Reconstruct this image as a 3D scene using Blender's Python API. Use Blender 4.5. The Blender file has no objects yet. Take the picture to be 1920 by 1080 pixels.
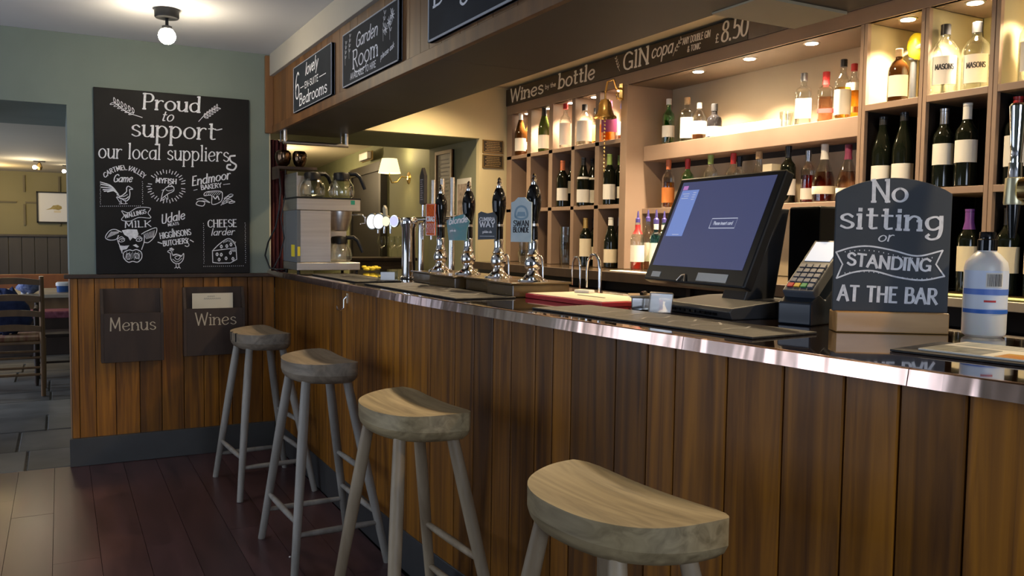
import bpy, math, random
from mathutils import Vector, Matrix
R=math.radians; PI=math.pi
SC=bpy.context.scene; COL=SC.collection
# ---------------------------------------------------------------- camera
cd=bpy.data.cameras.new('camera'); cam=bpy.data.objects.new('camera',cd); COL.objects.link(cam); SC.camera=cam
cd.sensor_width=36; cd.lens=1586.6/1920*36; cd.clip_start=.02
yaw,pit,rol=.490591,.061082,.013354
f=Vector((math.sin(yaw)*math.cos(pit),math.cos(yaw)*math.cos(pit),-math.sin(pit)))
r=Vector((math.cos(yaw),-math.sin(yaw),0)); u=r.cross(f)
r2=r*math.cos(rol)+u*math.sin(rol); u2=r2.cross(f)
cam.matrix_world=Matrix(((r2.x,u2.x,-f.x,0),(r2.y,u2.y,-f.y,0),(r2.z,u2.z,-f.z,1.36),(0,0,0,1)))
# ---------------------------------------------------------------- world, exposure, big lights
vs=SC.view_settings; vs.view_transform='Standard'; vs.look='None'; vs.gamma=1; vs.exposure=0.0
try: vs.use_curve_mapping=False
except Exception: pass
w=bpy.data.worlds.new('world'); SC.world=w; w.use_nodes=True
bg=w.node_tree.nodes['Background']; bg.inputs[0].default_value=(.62,.74,1,1); bg.inputs[1].default_value=1.0
def area(name,loc,direction,sx,sy,power,col):
    l=bpy.data.lights.new(name,'AREA'); l.shape='RECTANGLE'; l.size=sx; l.size_y=sy; l.energy=power; l.color=col
    o=bpy.data.objects.new(name,l); COL.objects.link(o); o.location=loc
    o.rotation_euler=Vector(direction).to_track_quat('-Z','Y').to_euler(); return o
def point(name,loc,power,col,rad=.03):
    l=bpy.data.lights.new(name,'POINT'); l.energy=power; l.color=col; l.shadow_soft_size=rad
    o=bpy.data.objects.new(name,l); COL.objects.link(o); o.location=loc; return o
def spot(name,loc,direction,power,col,ang=100,blend=.6,rad=.02):
    l=bpy.data.lights.new(name,'SPOT'); l.energy=power; l.color=col; l.shadow_soft_size=rad; l.spot_size=R(ang); l.spot_blend=blend
    o=bpy.data.objects.new(name,l); COL.objects.link(o); o.location=loc
    o.rotation_euler=Vector(direction).to_track_quat('-Z','Y').to_euler(); return o
WARM=(1,.74,.42); WARM2=(1,.8,.55); DAY=(.72,.82,1)
area('window_light',(-1.93,2.85,1.2),(1,0,.0),1.0,1.7,17,DAY)      # daylight through the glazed openings in the west wall
area('window_light',(-1.93,4.65,1.2),(1,0,.0),1.0,1.7,11,DAY)
area('window_light',(.2,-1.72,1.6),(.1,1,-.08),1.5,1.3,38,DAY)         # daylight through the rear window
random.seed(7)
# ---------------------------------------------------------------- materials
MATS={}
def mat(name,col,rough=.5,metal=0,**k):
    if name in MATS: return MATS[name]
    m=bpy.data.materials.new(name); m.use_nodes=True; b=m.node_tree.nodes['Principled BSDF']
    b.inputs['Base Color'].default_value=(*col,1); b.inputs['Roughness'].default_value=rough; b.inputs['Metallic'].default_value=metal
    for kk,v in k.items():
        b.inputs[kk].default_value=v
    MATS[name]=m; return m
def noisy(name,c1,c2,scale=(5,5,5),rough=.6,detail=5,metal=0,bump=0,rand=.0,dist=.4,rough2=None,coat=0,lo=.3,hi=.7):
    m=mat(name,c1,rough,metal); nt=m.node_tree; N=nt.nodes; L=nt.links; b=N['Principled BSDF']
    tc=N.new('ShaderNodeTexCoord'); mp=N.new('ShaderNodeMapping'); mp.inputs['Scale'].default_value=scale
    oi=N.new('ShaderNodeObjectInfo'); ad=N.new('ShaderNodeVectorMath'); ad.operation='MULTIPLY_ADD'
    L.new(tc.outputs['Object'],mp.inputs['Vector'])
    cx=N.new('ShaderNodeCombineXYZ'); mu=N.new('ShaderNodeMath'); mu.operation='MULTIPLY'; mu.inputs[1].default_value=37
    L.new(oi.outputs['Random'],mu.inputs[0]); [L.new(mu.outputs[0],cx.inputs[i]) for i in range(3)]
    ad.operation='ADD'; L.new(mp.outputs[0],ad.inputs[0]); L.new(cx.outputs[0],ad.inputs[1])
    n=N.new('ShaderNodeTexNoise'); n.inputs['Scale'].default_value=1; n.inputs['Detail'].default_value=detail; n.inputs['Distortion'].default_value=dist
    L.new(ad.outputs[0],n.inputs['Vector'])
    cr=N.new('ShaderNodeValToRGB'); cr.color_ramp.elements[0].color=(*c1,1); cr.color_ramp.elements[1].color=(*c2,1)
    cr.color_ramp.elements[0].position=lo; cr.color_ramp.elements[1].position=hi
    L.new(n.outputs['Fac'],cr.inputs[0]); out=cr.outputs[0]
    if rand:
        mr=N.new('ShaderNodeMapRange'); mr.inputs[3].default_value=1-rand; mr.inputs[4].default_value=1+rand
        L.new(oi.outputs['Random'],mr.inputs[0])
        vm=N.new('ShaderNodeVectorMath'); vm.operation='SCALE'; L.new(out,vm.inputs[0]); L.new(mr.outputs[0],vm.inputs['Scale']); out=vm.outputs[0]
    L.new(out,b.inputs['Base Color'])
    if rough2 is not None:
        mr2=N.new('ShaderNodeMapRange'); mr2.inputs[3].default_value=rough; mr2.inputs[4].default_value=rough2
        L.new(n.outputs['Fac'],mr2.inputs[0]); L.new(mr2.outputs[0],b.inputs['Roughness'])
    if bump:
        bp=N.new('ShaderNodeBump'); bp.inputs['Strength'].default_value=bump; bp.inputs['Distance'].default_value=.004
        L.new(n.outputs['Fac'],bp.inputs['Height']); L.new(bp.outputs[0],b.inputs['Normal'])
    if coat: b.inputs['Coat Weight'].default_value=coat; b.inputs['Coat Roughness'].default_value=.12
    return m
def emit(name,col,s):
    m=mat(name,(0,0,0),.5); b=m.node_tree.nodes['Principled BSDF']; b.inputs['Emission Color'].default_value=(*col,1); b.inputs['Emission Strength'].default_value=s; return m
def clear(name,tint,fac=.12,rough=.03,refl=.9):
    """thin glass look: tinted see-through plus fresnel gloss"""
    if name in MATS: return MATS[name]
    m=bpy.data.materials.new(name); m.use_nodes=True; nt=m.node_tree; N=nt.nodes; L=nt.links; N.clear()
    o=N.new('ShaderNodeOutputMaterial'); mx=N.new('ShaderNodeMixShader'); t=N.new('ShaderNodeBsdfTransparent'); g=N.new('ShaderNodeBsdfGlossy')
    t.inputs[0].default_value=(*tint,1); g.inputs['Color'].default_value=(refl,refl,refl,1); g.inputs['Roughness'].default_value=rough
    lw=N.new('ShaderNodeLayerWeight'); lw.inputs['Blend'].default_value=.35
    ma=N.new('ShaderNodeMath'); ma.operation='MULTIPLY_ADD'; ma.inputs[1].default_value=.75; ma.inputs[2].default_value=fac
    L.new(lw.outputs['Facing'],ma.inputs[0]); L.new(ma.outputs[0],mx.inputs[0]); L.new(t.outputs[0],mx.inputs[1]); L.new(g.outputs[0],mx.inputs[2]); L.new(mx.outputs[0],o.inputs[0])
    MATS[name]=m; return m
plankw=noisy('bar_plank_wood',(.088,.031,.004),(.31,.118,.008),(22,22,1.1),.50,9,bump=.30,rand=.38,dist=1.3,rough2=.40,coat=.06)
plankw.node_tree.nodes['Principled BSDF'].inputs['Specular IOR Level'].default_value=.3
beamw=noisy('beam_plank_wood',(.075,.030,.008),(.18,.080,.022),(9,9,1.3),.5,7,bump=.2,rand=.2,dist=.8)
floorw=noisy('floor_board_wood',(.030,.014,.015),(.105,.050,.050),(14,2.0,14),.27,7,bump=.03,rand=.16,dist=.2,rough2=.36,coat=.03,lo=.15,hi=.85)
stoolw=noisy('stool_oak',(.19,.142,.070),(.40,.31,.165),(30,3,30),.5,6,bump=.12,rand=.12,dist=1.2)
stoolw2=noisy('stool_oak_weathered',(.13,.10,.068),(.27,.215,.15),(22,2.5,22),.55,6,bump=.12,rand=.12,dist=1.2)
legw=noisy('stool_leg_wood',(.24,.175,.105),(.42,.33,.215),(18,18,2),.5,5,rand=.1)
legw2=noisy('stool_leg_weathered',(.20,.18,.15),(.34,.31,.265),(18,18,2),.55,5,rand=.1)
greenw=noisy('green_wall_paint',(.168,.205,.178),(.190,.230,.200),(3,3,3),.75,3)
plinthm=noisy('grey_plinth_paint',(.034,.034,.033),(.046,.046,.045),(4,4,4),.45,3)
creamw=noisy('cream_wall_paint',(.56,.49,.30),(.62,.54,.34),(2,2,2),.8,3)
olivew=noisy('olive_wall_paint',(.19,.20,.135),(.22,.23,.16),(2,2,2),.75,3)
ceilm=noisy('ceiling_white',(.55,.555,.57),(.60,.605,.62),(1.5,1.5,1.5),.85,3)
beigem=noisy('beige_cornice_paint',(.40,.37,.31),(.44,.41,.345),(3,3,3),.7,3)
soffm=noisy('dark_soffit_paint',(.030,.021,.016),(.042,.030,.023),(2,2,2),.5,3)
slate=noisy('blackboard_black',(.0085,.0078,.0075),(.016,.0145,.014),(3,3,3),.6,5)
slate2=noisy('blackboard_slate',(.020,.024,.030),(.030,.036,.044),(5,5,5),.75,5)
slate2.node_tree.nodes['Principled BSDF'].inputs['Specular IOR Level'].default_value=.12; slate.node_tree.nodes['Principled BSDF'].inputs['Specular IOR Level'].default_value=.2
chalk=noisy('chalk_white',(.66,.67,.71),(.92,.93,.97),(60,60,60),.9,3)
chalkd=noisy('chalk_grey',(.34,.34,.36),(.60,.60,.63),(70,70,70),.9,3)
creamink=mat('cream_lettering',(.50,.42,.30),.8)
shelfm=noisy('shelf_taupe_paint',(.27,.185,.135),(.32,.225,.165),(4,4,4),.42,4)
shelfback=noisy('shelf_back_paint',(.15,.105,.072),(.18,.125,.088),(3,3,3),.5,3)
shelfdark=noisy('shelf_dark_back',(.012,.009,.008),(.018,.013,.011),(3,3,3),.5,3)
nichem=noisy('niche_back_paint',(.42,.34,.23),(.46,.375,.26),(3,3,3),.5,3)
topm=noisy('bar_top_lacquer',(.012,.007,.005),(.032,.017,.011),(9,1.5,9),.06,6,rand=0,coat=.8); topm.node_tree.nodes['Principled BSDF'].inputs['Coat Roughness'].default_value=.02
copper=noisy('polished_copper',(.86,.56,.44),(.93,.68,.58),(2,11,2),.13,2,metal=1,bump=.9,rough2=.2)
chrome=mat('chrome',(.82,.82,.83),.08,1); steel=noisy('brushed_steel',(.68,.64,.60),(.80,.76,.72),(2,2,60),.33,3,metal=1)
brass=mat('brass',(.78,.55,.22),.2,1); dkbrass=noisy('aged_brass',(.25,.17,.07),(.42,.3,.13),(30,30,30),.35,4,metal=1)
blackp=mat('black_plastic',(.010,.010,.011),.42); blackp.node_tree.nodes['Principled BSDF'].inputs['Specular IOR Level'].default_value=.3; blackg=mat('black_gloss',(.006,.006,.007),.09); greyp=mat('dark_grey_plastic',(.035,.037,.042),.4)
whitep=mat('white_plastic',(.75,.76,.78),.4); paper=noisy('paper_white',(.62,.60,.54),(.70,.68,.62),(4,4,4),.8,2)
labelm=mat('label_paper',(.74,.72,.67),.75); labelc=mat('label_cream',(.70,.63,.48),.75)
darkw=noisy('dark_stained_wood',(.026,.014,.008),(.050,.027,.015),(12,12,1.5),.6,5,bump=.1,rand=.1)
flag=noisy('flagstone',(.065,.064,.060),(.16,.155,.142),(3.2,3.2,3.2),.42,8,bump=.35,rand=.28,rough2=.6)
mortar=noisy('mortar',(.14,.13,.11),(.20,.19,.16),(20,20,20),.9,4)
dinw=noisy('dining_wall_paint',(.22,.195,.095),(.25,.22,.11),(2,2,2),.7,3)
dado=noisy('dado_paint',(.055,.048,.042),(.070,.062,.054),(8,8,1),.5,3,rand=.1)
redcloth=noisy('dark_red_cloth',(.05,.006,.008),(.09,.012,.014),(20,20,6),.9,4)
matm=noisy('rubber_bar_runner',(.010,.009,.009),(.030,.028,.028),(60,60,60),.55,3,bump=.6)
pumpbox=noisy('pump_plinth_wood',(.06,.035,.012),(.13,.08,.03),(6,2,6),.25,5,coat=.4)
glass=clear('clear_glass',(.93,.95,.94),.06); glassg=clear('green_glass',(.30,.72,.30),.10); glassb=clear('blue_glass',(.35,.78,.90),.10)
winedk=mat('dark_wine_glass',(.006,.008,.005),.07); winegr=mat('green_wine_glass',(.05,.07,.015),.08,); amberg=mat('amber_glass',(.05,.018,.004),.07)
def liq(n,c): return clear('liquid_'+n,c,.03,.05,.5)
amber=liq('amber',(.95,.55,.12)); cog=liq('cognac',(.62,.16,.04)); reddy=liq('red',(.85,.12,.03)); pink=liq('pink',(.96,.70,.55)); water=liq('clear',(.95,.96,.95)); gold=liq('gold',(.95,.72,.25)); purp=liq('purple',(.45,.08,.14))
# ---------------------------------------------------------------- mesh builder
class M:
    def __init__(s): s.v=[]; s.f=[]; s.s=[]
    def add(s,vs,fs,sm=False):
        b=len(s.v); s.v+= [tuple(p) for p in vs]; s.f+=[tuple(i+b for i in q) for q in fs]; s.s+=[sm]*len(fs); return s
    def box(s,x0,x1,y0,y1,z0,z1,T=None):
        v=[(x,y,z) for x in (x0,x1) for y in (y0,y1) for z in (z0,z1)]
        if T: v=[tuple(T@Vector(p)) for p in v]
        return s.add(v,[(0,1,3,2),(4,6,7,5),(0,4,5,1),(2,3,7,6),(0,2,6,4),(1,5,7,3)])
    def rings(s,rs,cap0=True,cap1=True,sm=True,closed=True):
        n=len(rs[0]); b=len(s.v); fs=[]
        for i in range(len(rs)-1):
            for j in range(n if closed else n-1):
                k=(j+1)%n; fs.append((i*n+j,i*n+k,(i+1)*n+k,(i+1)*n+j))
        s.add([p for q in rs for p in q],fs,sm)
        if cap0: s.add(rs[0],[tuple(range(n))[::-1]])
        if cap1: s.add(rs[-1],[tuple(range(n))])
        return s
    def lathe(s,prof,n=20,cx=0,cy=0,ex=2,sy=1,split=35,cap0=True,cap1=True):
        def ring(rr,z):
            o=[]
            for i in range(n):
                a=2*PI*(i+.5)/n; c,d=math.cos(a),math.sin(a)
                k=(abs(c)**ex+abs(d)**ex)**(-1/ex); o.append((cx+rr*k*c,cy+rr*k*d*sy,z))
            return o
        segs=[[prof[0]]]
        for i in range(1,len(prof)):
            segs[-1].append(prof[i])
            if i<len(prof)-1:
                a=math.atan2(prof[i][1]-prof[i-1][1],prof[i][0]-prof[i-1][0]); b=math.atan2(prof[i+1][1]-prof[i][1],prof[i+1][0]-prof[i][0])
                d=abs((b-a+PI)%(2*PI)-PI)
                if d>R(split): segs.append([prof[i]])
        for k,g in enumerate(segs):
            s.rings([ring(*p) for p in g],cap0 and k==0,cap1 and k==len(segs)-1)
        return s
    def tube(s,pts,rr,n=8,closed=False):
        P=[Vector(p) for p in pts]; rs=[]; up=None
        rad=rr if isinstance(rr,(list,tuple)) else [rr]*len(P)
        for i,p in enumerate(P):
            if closed: t=(P[(i+1)%len(P)]-P[i-1]).normalized()
            else: t=(P[min(i+1,len(P)-1)]-P[max(i-1,0)]).normalized()
            if up is None: up=t.orthogonal().normalized()
            up=(up-t*up.dot(t)).normalized(); q=t.cross(up)
            rs.append([tuple(p+(up*math.cos(2*PI*j/n)+q*math.sin(2*PI*j/n))*rad[i]) for j in range(n)])
        if closed: rs.append(rs[0])
        return s.rings(rs,not closed,not closed)
    def prism(s,poly,z0,z1,fn=None):
        fn=fn or (lambda a,b,c:(a,b,c)); n=len(poly)
        v=[fn(a,b,z0) for a,b in poly]+[fn(a,b,z1) for a,b in poly]
        return s.add(v,[tuple(range(n))[::-1],tuple(range(n,2*n))]+[(i,(i+1)%n,n+(i+1)%n,n+i) for i in range(n)])
    def ball(s,c,rr,n=12,m=8,sc=(1,1,1)):
        rs=[]
        for i in range(1,m):
            a=PI*i/m; rs.append([(c[0]+rr*math.sin(a)*math.cos(2*PI*j/n)*sc[0],c[1]+rr*math.sin(a)*math.sin(2*PI*j/n)*sc[1],c[2]-rr*math.cos(a)*sc[2]) for j in range(n)])
        return s.rings(rs)
    def mesh(s,name,m):
        me=bpy.data.meshes.new(name); me.from_pydata(s.v,[],s.f); me.polygons.foreach_set('use_smooth',s.s)
        me.materials.append(m); me.update()
        import bmesh
        bm=bmesh.new(); bm.from_mesh(me); bmesh.ops.recalc_face_normals(bm,faces=bm.faces); bm.to_mesh(me); bm.free()
        return me
    def build(s,name,m,parent=None,loc=(0,0,0),rot=(0,0,0),bevel=0,**kw):
        o=bpy.data.objects.new(name,s.mesh(name,m)); COL.objects.link(o); o.location=loc; o.rotation_euler=rot
        if parent: o.parent=parent
        if bevel:
            b=o.modifiers.new('bevel','BEVEL'); b.width=bevel; b.segments=2; b.limit_method='ANGLE'; b.angle_limit=R(40)
        for k,v in kw.items(): o[k]=v
        return o
def thing(name,label,cat,loc=(0,0,0),rz=0,group=None):
    o=bpy.data.objects.new(name,None); COL.objects.link(o); o.location=loc; o.rotation_euler=(0,0,rz); o['label']=label; o['category']=cat
    if group: o['group']=group
    return o
def tag(o,label,cat,group=None):
    o['label']=label; o['category']=cat
    if group: o['group']=group
    return o
def struct(o): o['kind']='structure'; return o
def sroot(name,loc=(0,0,0)):
    o=bpy.data.objects.new(name,None); COL.objects.link(o); o.location=loc; o['kind']='structure'; return o
def bx(*a,T=None): return M().box(*a,T=T)
def copy_tree(o,label=None,loc=None,rz=None):
    c=o.copy(); COL.objects.link(c)
    for ch in o.children:
        d=ch.copy(); COL.objects.link(d); d.parent=c
        for g in ch.children:
            e=g.copy(); COL.objects.link(e); e.parent=d
    if label: c['label']=label
    if loc: c.location=loc
    if rz is not None: c.rotation_euler=(0,0,rz)
    return c
# ---------------------------------------------------------------- chalk lettering (a stroke font: c = curve, l = straight)
G={
'a':(.58,'c .5,.46 .34,.59 .12,.5 .05,.26 .15,.04 .32,.04 .5,.2|l .5,.6 .5,0'),
'b':(.6,'l .08,1 .08,0|c .08,.42 .25,.6 .45,.52 .53,.3 .44,.07 .25,0 .08,.12'),
'c':(.52,'c .48,.48 .3,.6 .11,.48 .05,.28 .14,.05 .32,0 .48,.1'),
'd':(.6,'l .5,1 .5,0|c .5,.44 .34,.59 .12,.5 .05,.28 .15,.04 .33,.02 .5,.18'),
'e':(.55,'c .07,.3 .28,.32 .48,.38 .42,.56 .25,.6 .09,.46 .05,.24 .17,.03 .34,0 .5,.12'),
'f':(.42,'c .48,.92 .38,1 .26,.92 .22,.7|l .22,.75 .22,0|l .06,.58 .4,.58'),
'g':(.58,'c .5,.46 .34,.59 .12,.5 .06,.3 .15,.08 .32,.05 .5,.2|c .5,.6 .51,.3 .5,-.05 .42,-.3 .22,-.38 .08,-.28 .14,-.18'),
'h':(.58,'l .08,1 .08,0|c .08,.38 .25,.58 .42,.54 .49,.36|l .49,.4 .49,0'),
'i':(.22,'l .11,.6 .11,0|l .11,.78 .11,.84'),
'k':(.55,'l .08,1 .08,0|l .45,.6 .1,.24|l .22,.36 .5,0'),
'l':(.24,'l .11,1 .11,0'),
'm':(.84,'l .08,.6 .08,0|c .08,.4 .2,.58 .34,.55 .41,.38|l .41,.42 .41,0|c .41,.4 .53,.58 .67,.55 .74,.38|l .74,.42 .74,0'),
'n':(.58,'l .08,.6 .08,0|c .08,.38 .25,.58 .42,.54 .49,.36|l .49,.4 .49,0'),
'o':(.6,'c .3,.6 .12,.5 .05,.3 .12,.09 .3,0 .48,.09 .55,.3 .48,.5 .3,.6'),
'p':(.6,'l .08,.6 .08,-.4|c .08,.42 .25,.6 .45,.52 .53,.3 .44,.07 .25,0 .08,.12'),
'r':(.44,'l .08,.6 .08,0|c .08,.36 .2,.55 .33,.6 .42,.55'),
's':(.48,'c .41,.5 .26,.6 .1,.52 .11,.38 .27,.3 .42,.2 .4,.06 .24,0 .06,.09'),
't':(.42,'l .18,.84 .18,.12|c .18,.14 .22,.02 .38,.04|l .04,.58 .38,.58'),
'u':(.58,'l .08,.6 .08,.16|c .08,.18 .16,.02 .32,.02 .49,.22|l .49,.6 .49,0'),
'v':(.5,'l .05,.6 .26,0|l .26,0 .47,.6'),'w':(.74,'l .05,.6 .2,0|l .2,0 .37,.5|l .37,.5 .54,0|l .54,0 .69,.6'),
'y':(.52,'l .05,.6 .27,.04|l .5,.6 .17,-.38'),
'A':(.7,'l .04,0 .34,1|l .34,1 .66,0|l .15,.36 .54,.36'),
'B':(.62,'l .1,1 .1,0|c .1,1 .42,.98 .48,.76 .38,.56 .1,.54|c .1,.54 .48,.52 .57,.27 .44,.03 .1,0'),
'C':(.66,'c .62,.84 .4,1 .14,.86 .05,.5 .14,.13 .4,0 .62,.15'),
'D':(.7,'l .1,1 .1,0|c .1,1 .45,.97 .64,.72 .64,.28 .45,.03 .1,0'),
'E':(.56,'l .1,1 .1,0|l .1,1 .5,1|l .1,.53 .42,.53|l .1,0 .52,0'),
'F':(.54,'l .1,1 .1,0|l .1,1 .5,1|l .1,.53 .42,.53'),
'G':(.72,'c .64,.84 .4,1 .14,.86 .05,.5 .14,.13 .4,0 .64,.15|l .64,.4 .64,.05|l .42,.42 .66,.42'),
'H':(.7,'l .1,1 .1,0|l .6,1 .6,0|l .1,.52 .6,.52'),'I':(.24,'l .12,1 .12,0'),
'K':(.64,'l .1,1 .1,0|l .58,1 .12,.42|l .24,.56 .6,0'),'L':(.54,'l .1,1 .1,0|l .1,0 .5,0'),
'M':(.84,'l .1,0 .14,1|l .14,1 .42,.2|l .42,.2 .7,1|l .7,1 .74,0'),
'N':(.72,'l .1,0 .1,1|l .1,1 .62,0|l .62,0 .62,1'),
'O':(.76,'c .38,1 .14,.86 .05,.5 .14,.14 .38,0 .62,.14 .71,.5 .62,.86 .38,1'),
'P':(.6,'l .1,1 .1,0|c .1,1 .42,.98 .54,.74 .42,.5 .1,.46'),
'R':(.64,'l .1,1 .1,0|c .1,1 .42,.98 .52,.76 .42,.54 .1,.5|l .28,.5 .6,0'),
'S':(.56,'c .5,.86 .3,1 .1,.88 .1,.64 .3,.51 .5,.38 .5,.12 .28,0 .06,.14'),
'T':(.62,'l .31,1 .31,0|l .04,1 .58,1'),'U':(.68,'l .1,1 .1,.3|c .1,.32 .16,.06 .34,0 .52,.06 .58,.32|l .58,.3 .58,1'),
'V':(.66,'l .04,1 .33,0|l .33,0 .62,1'),'W':(.94,'l .04,1 .25,0|l .25,0 .47,.9|l .47,.9 .69,0|l .69,0 .9,1'),
'Y':(.62,'l .04,1 .31,.5|l .58,1 .31,.5|l .31,.5 .31,0'),
'6':(.58,'c .5,.9 .35,1 .14,.8 .06,.4 .12,.1 .3,0 .5,.12 .52,.36 .36,.54 .16,.48 .07,.32'),
'8':(.58,'c .28,.54 .1,.66 .12,.9 .29,1 .46,.9 .47,.66 .28,.54 .08,.36 .08,.1 .29,0 .5,.1 .5,.36 .28,.54'),
'5':(.56,'l .12,1 .5,1|l .12,1 .1,.56|c .1,.56 .3,.64 .5,.5 .52,.22 .36,.02 .06,.06'),
'0':(.6,'c .3,1 .12,.86 .06,.5 .12,.14 .3,0 .48,.14 .54,.5 .48,.86 .3,1'),
'.':(.22,'l .1,.0 .1,.06'),'-':(.4,'l .04,.4 .34,.4'),"'":(.18,'l .09,1 .06,.8'),
'&':(.7,'c .62,0 .4,.3 .16,.72 .22,.96 .4,.96 .44,.76 .2,.52 .06,.28 .12,.04 .32,0 .52,.14 .62,.4'),
'£':(.6,'c .5,.85 .36,1 .2,.86 .2,.6 .2,.3 .08,.02|l .04,.02 .52,.02|l .06,.5 .42,.5'),
'!':(.2,'l .1,1 .1,.3|l .1,.0 .1,.06'),' ':(.34,''),
}
def catmull(P,k=5,closed=False):
    n=len(P); o=[]
    if closed: Q=[P[-2]]+P+[P[1]]
    else: Q=[(2*P[0][0]-P[1][0],2*P[0][1]-P[1][1])]+P+[(2*P[-1][0]-P[-2][0],2*P[-1][1]-P[-2][1])]
    for i in range(1,len(Q)-2):
        a,b,c,d=Q[i-1:i+3]
        for j in range(k):
            t=j/k; o.append(tuple(.5*((2*b[m])+(-a[m]+c[m])*t+(2*a[m]-5*b[m]+4*c[m]-d[m])*t*t+(-a[m]+3*b[m]-3*c[m]+d[m])*t**3) for m in (0,1)))
    o.append(P[-1]); return o
class Ink:
    """collects ribbons in a plane; out: mapping (u,v,h)->xyz"""
    def __init__(s,fn): s.m=M(); s.fn=fn; s.k=0
    def stroke(s,P,w,con=0,cap=True):
        P=[p for i,p in enumerate(P) if i==0 or math.hypot(p[0]-P[i-1][0],p[1]-P[i-1][1])>1e-7]
        if len(P)<2: return
        L=[];Rr=[]; n=len(P)
        for i in range(n):
            a=P[max(i-1,0)]; b=P[min(i+1,n-1)]; dx,dy=b[0]-a[0],b[1]-a[1]; q=math.hypot(dx,dy) or 1e-9; dx/=q; dy/=q
            ww=w*(1-con*abs(dx)**1.5)*.5; x,y=P[i]
            if cap and i==0: x-=dx*ww*.6; y-=dy*ww*.6
            if cap and i==n-1: x+=dx*ww*.6; y+=dy*ww*.6
            L.append((x-dy*ww,y+dx*ww)); Rr.append((x+dy*ww,y-dx*ww))
        h=.0006+.00003*(s.k%12); s.k+=1
        v=[s.fn(*p,h) for p in L]+[s.fn(*p,h) for p in Rr]
        s.m.add(v,[(i,i+1,n+i+1,n+i) for i in range(n-1)])
    def curve(s,P,w,con=0,closed=False): s.stroke(catmull(P,5,closed),w,con)
    def fill(s,P):
        h=.0005+.00003*(s.k%12); s.k+=1; s.m.add([s.fn(*p,h) for p in P],[tuple(range(len(P)))])
    def dots(s,P,w):
        for x,y in P: s.stroke([(x-w*.35,y),(x+w*.35,y)],w,0,False)
    def text(s,t,x0,y0,x1,y1,h,w,con=.5,slant=0,serif=.09,arc=0):
        W=sum(G[c][0]+.06 for c in t)-.06; dx,dy=x1-x0,y1-y0; Ln=math.hypot(dx,dy); ux,uy=dx/Ln,dy/Ln; sx=Ln/W
        flip=-1 if h<0 else 1; h=abs(h)
        def mp(a,b):
            X=a*sx; Y=b*h
            X+=slant*b*h
            if arc: q=X/Ln*2-1; Y+=arc*(1-q*q)
            return (x0+ux*X-uy*Y*flip, y0+uy*X+ux*Y*flip)
        cx=0
        for c in t:
            wd,st=G[c]
            for g in st.split('|') if st else []:
                P=[tuple(float(q) for q in p.split(',')) for p in g[2:].split()]; P=[(a+cx,b) for a,b in P]
                if g[0]=='c':
                    cl=len(P)>3 and abs(P[0][0]-P[-1][0])<1e-6 and abs(P[0][1]-P[-1][1])<1e-6
                    s.stroke([mp(*p) for p in catmull(P,5,cl)],w,con)
                else:
                    s.stroke([mp(*p) for p in P],w,con)
                    if serif and abs(P[0][0]-P[1][0])<.02 and abs(P[0][1]-P[1][1])>.25:
                        for e,(a,b) in enumerate(sorted(P,key=lambda p:p[1])):
                            if e==1 and b>.3: s.stroke([mp(a-serif*1.2,b-.01),mp(a+.01,b)],w*.55,0)
                            elif e==0 and abs(b)<.05 or b<-.3: s.stroke([mp(a-serif,b),mp(a+serif,b)],w*.55,0)
            cx+=wd+.06
    def build(s,name,m,parent): return s.m.build(name,m,parent)
def flat(fn0=None): return lambda u,v,h:(u,-h,v)   # board-local: x right, z up, faces -y
def sprig(ink,x0,y0,x1,y1,n,w,s=1):
    dx,dy=x1-x0,y1-y0; L=math.hypot(dx,dy); a0=math.atan2(dy,dx)
    ink.curve([(x0,y0),(x0+dx*.5-dy*.08*s,y0+dy*.5+dx*.08*s),(x1,y1)],w)
    for i in range(n):
        t=.3+.65*i/(n-1)
        for sg in (1,-1):
            px,py=x0+dx*t,y0+dy*t; a=a0+sg*.8; l=L*.17; 
            q=[(px,py),(px+l*.5*math.cos(a+.35),py+l*.5*math.sin(a+.35)),(px+l*math.cos(a),py+l*math.sin(a)),(px+l*.5*math.cos(a-.35),py+l*.5*math.sin(a-.35)),(px,py)]
            ink.curve(q,w*.8,0,True)
# ================================================================ SETTING
YW=5.456      # the blackboard wall
XL=-2.0; YB=-1.8
def wall_open(name,m,fixed,axis,a0,a1,z0,z1,holes,th):
    """wall slab on a plane with rectangular holes (a,b,za,zb); th signed thickness away from the room"""
    g=M(); xs=sorted({a0,a1,*[h[0] for h in holes],*[h[1] for h in holes]}); zs=sorted({z0,z1,*[h[2] for h in holes],*[h[3] for h in holes]})
    for i in range(len(xs)-1):
        for j in range(len(zs)-1):
            cx,cz=(xs[i]+xs[i+1])/2,(zs[j]+zs[j+1])/2
            if any(h[0]<cx<h[1] and h[2]<cz<h[3] for h in holes): continue
            lo,hi=min(fixed,fixed+th),max(fixed,fixed+th)
            if axis=='x': g.box(xs[i],xs[i+1],lo,hi,zs[j],zs[j+1])
            else: g.box(lo,hi,xs[i],xs[i+1],zs[j],zs[j+1])
    return struct(g.build(name,m))
# floor: boards on a sub floor
fl=struct(bx(XL,1.35,YB,5.44,-.06,-.02).build('floor',mat('floor_gap',(.006,.004,.004),.9)))
rnd=random.Random(3); meshes={}
x=1.194-.1776*18
k=0
while x<1.19:
    wdt=.1776; y=YB-rnd.uniform(0,1.2)
    while y<5.43:
        L=rnd.choice((1.6,1.9,2.3)); y0=max(y,YB); y1=min(y+L,5.438)
        if y1-y0>.1:
            bx(max(x+.001,XL),min(x+wdt-.001,1.204),y0+.0008,y1-.0008,-.02,rnd.uniform(-.0006,.0006)).build('floor_board',floorw,fl)
        y+=L
    x+=wdt
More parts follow.
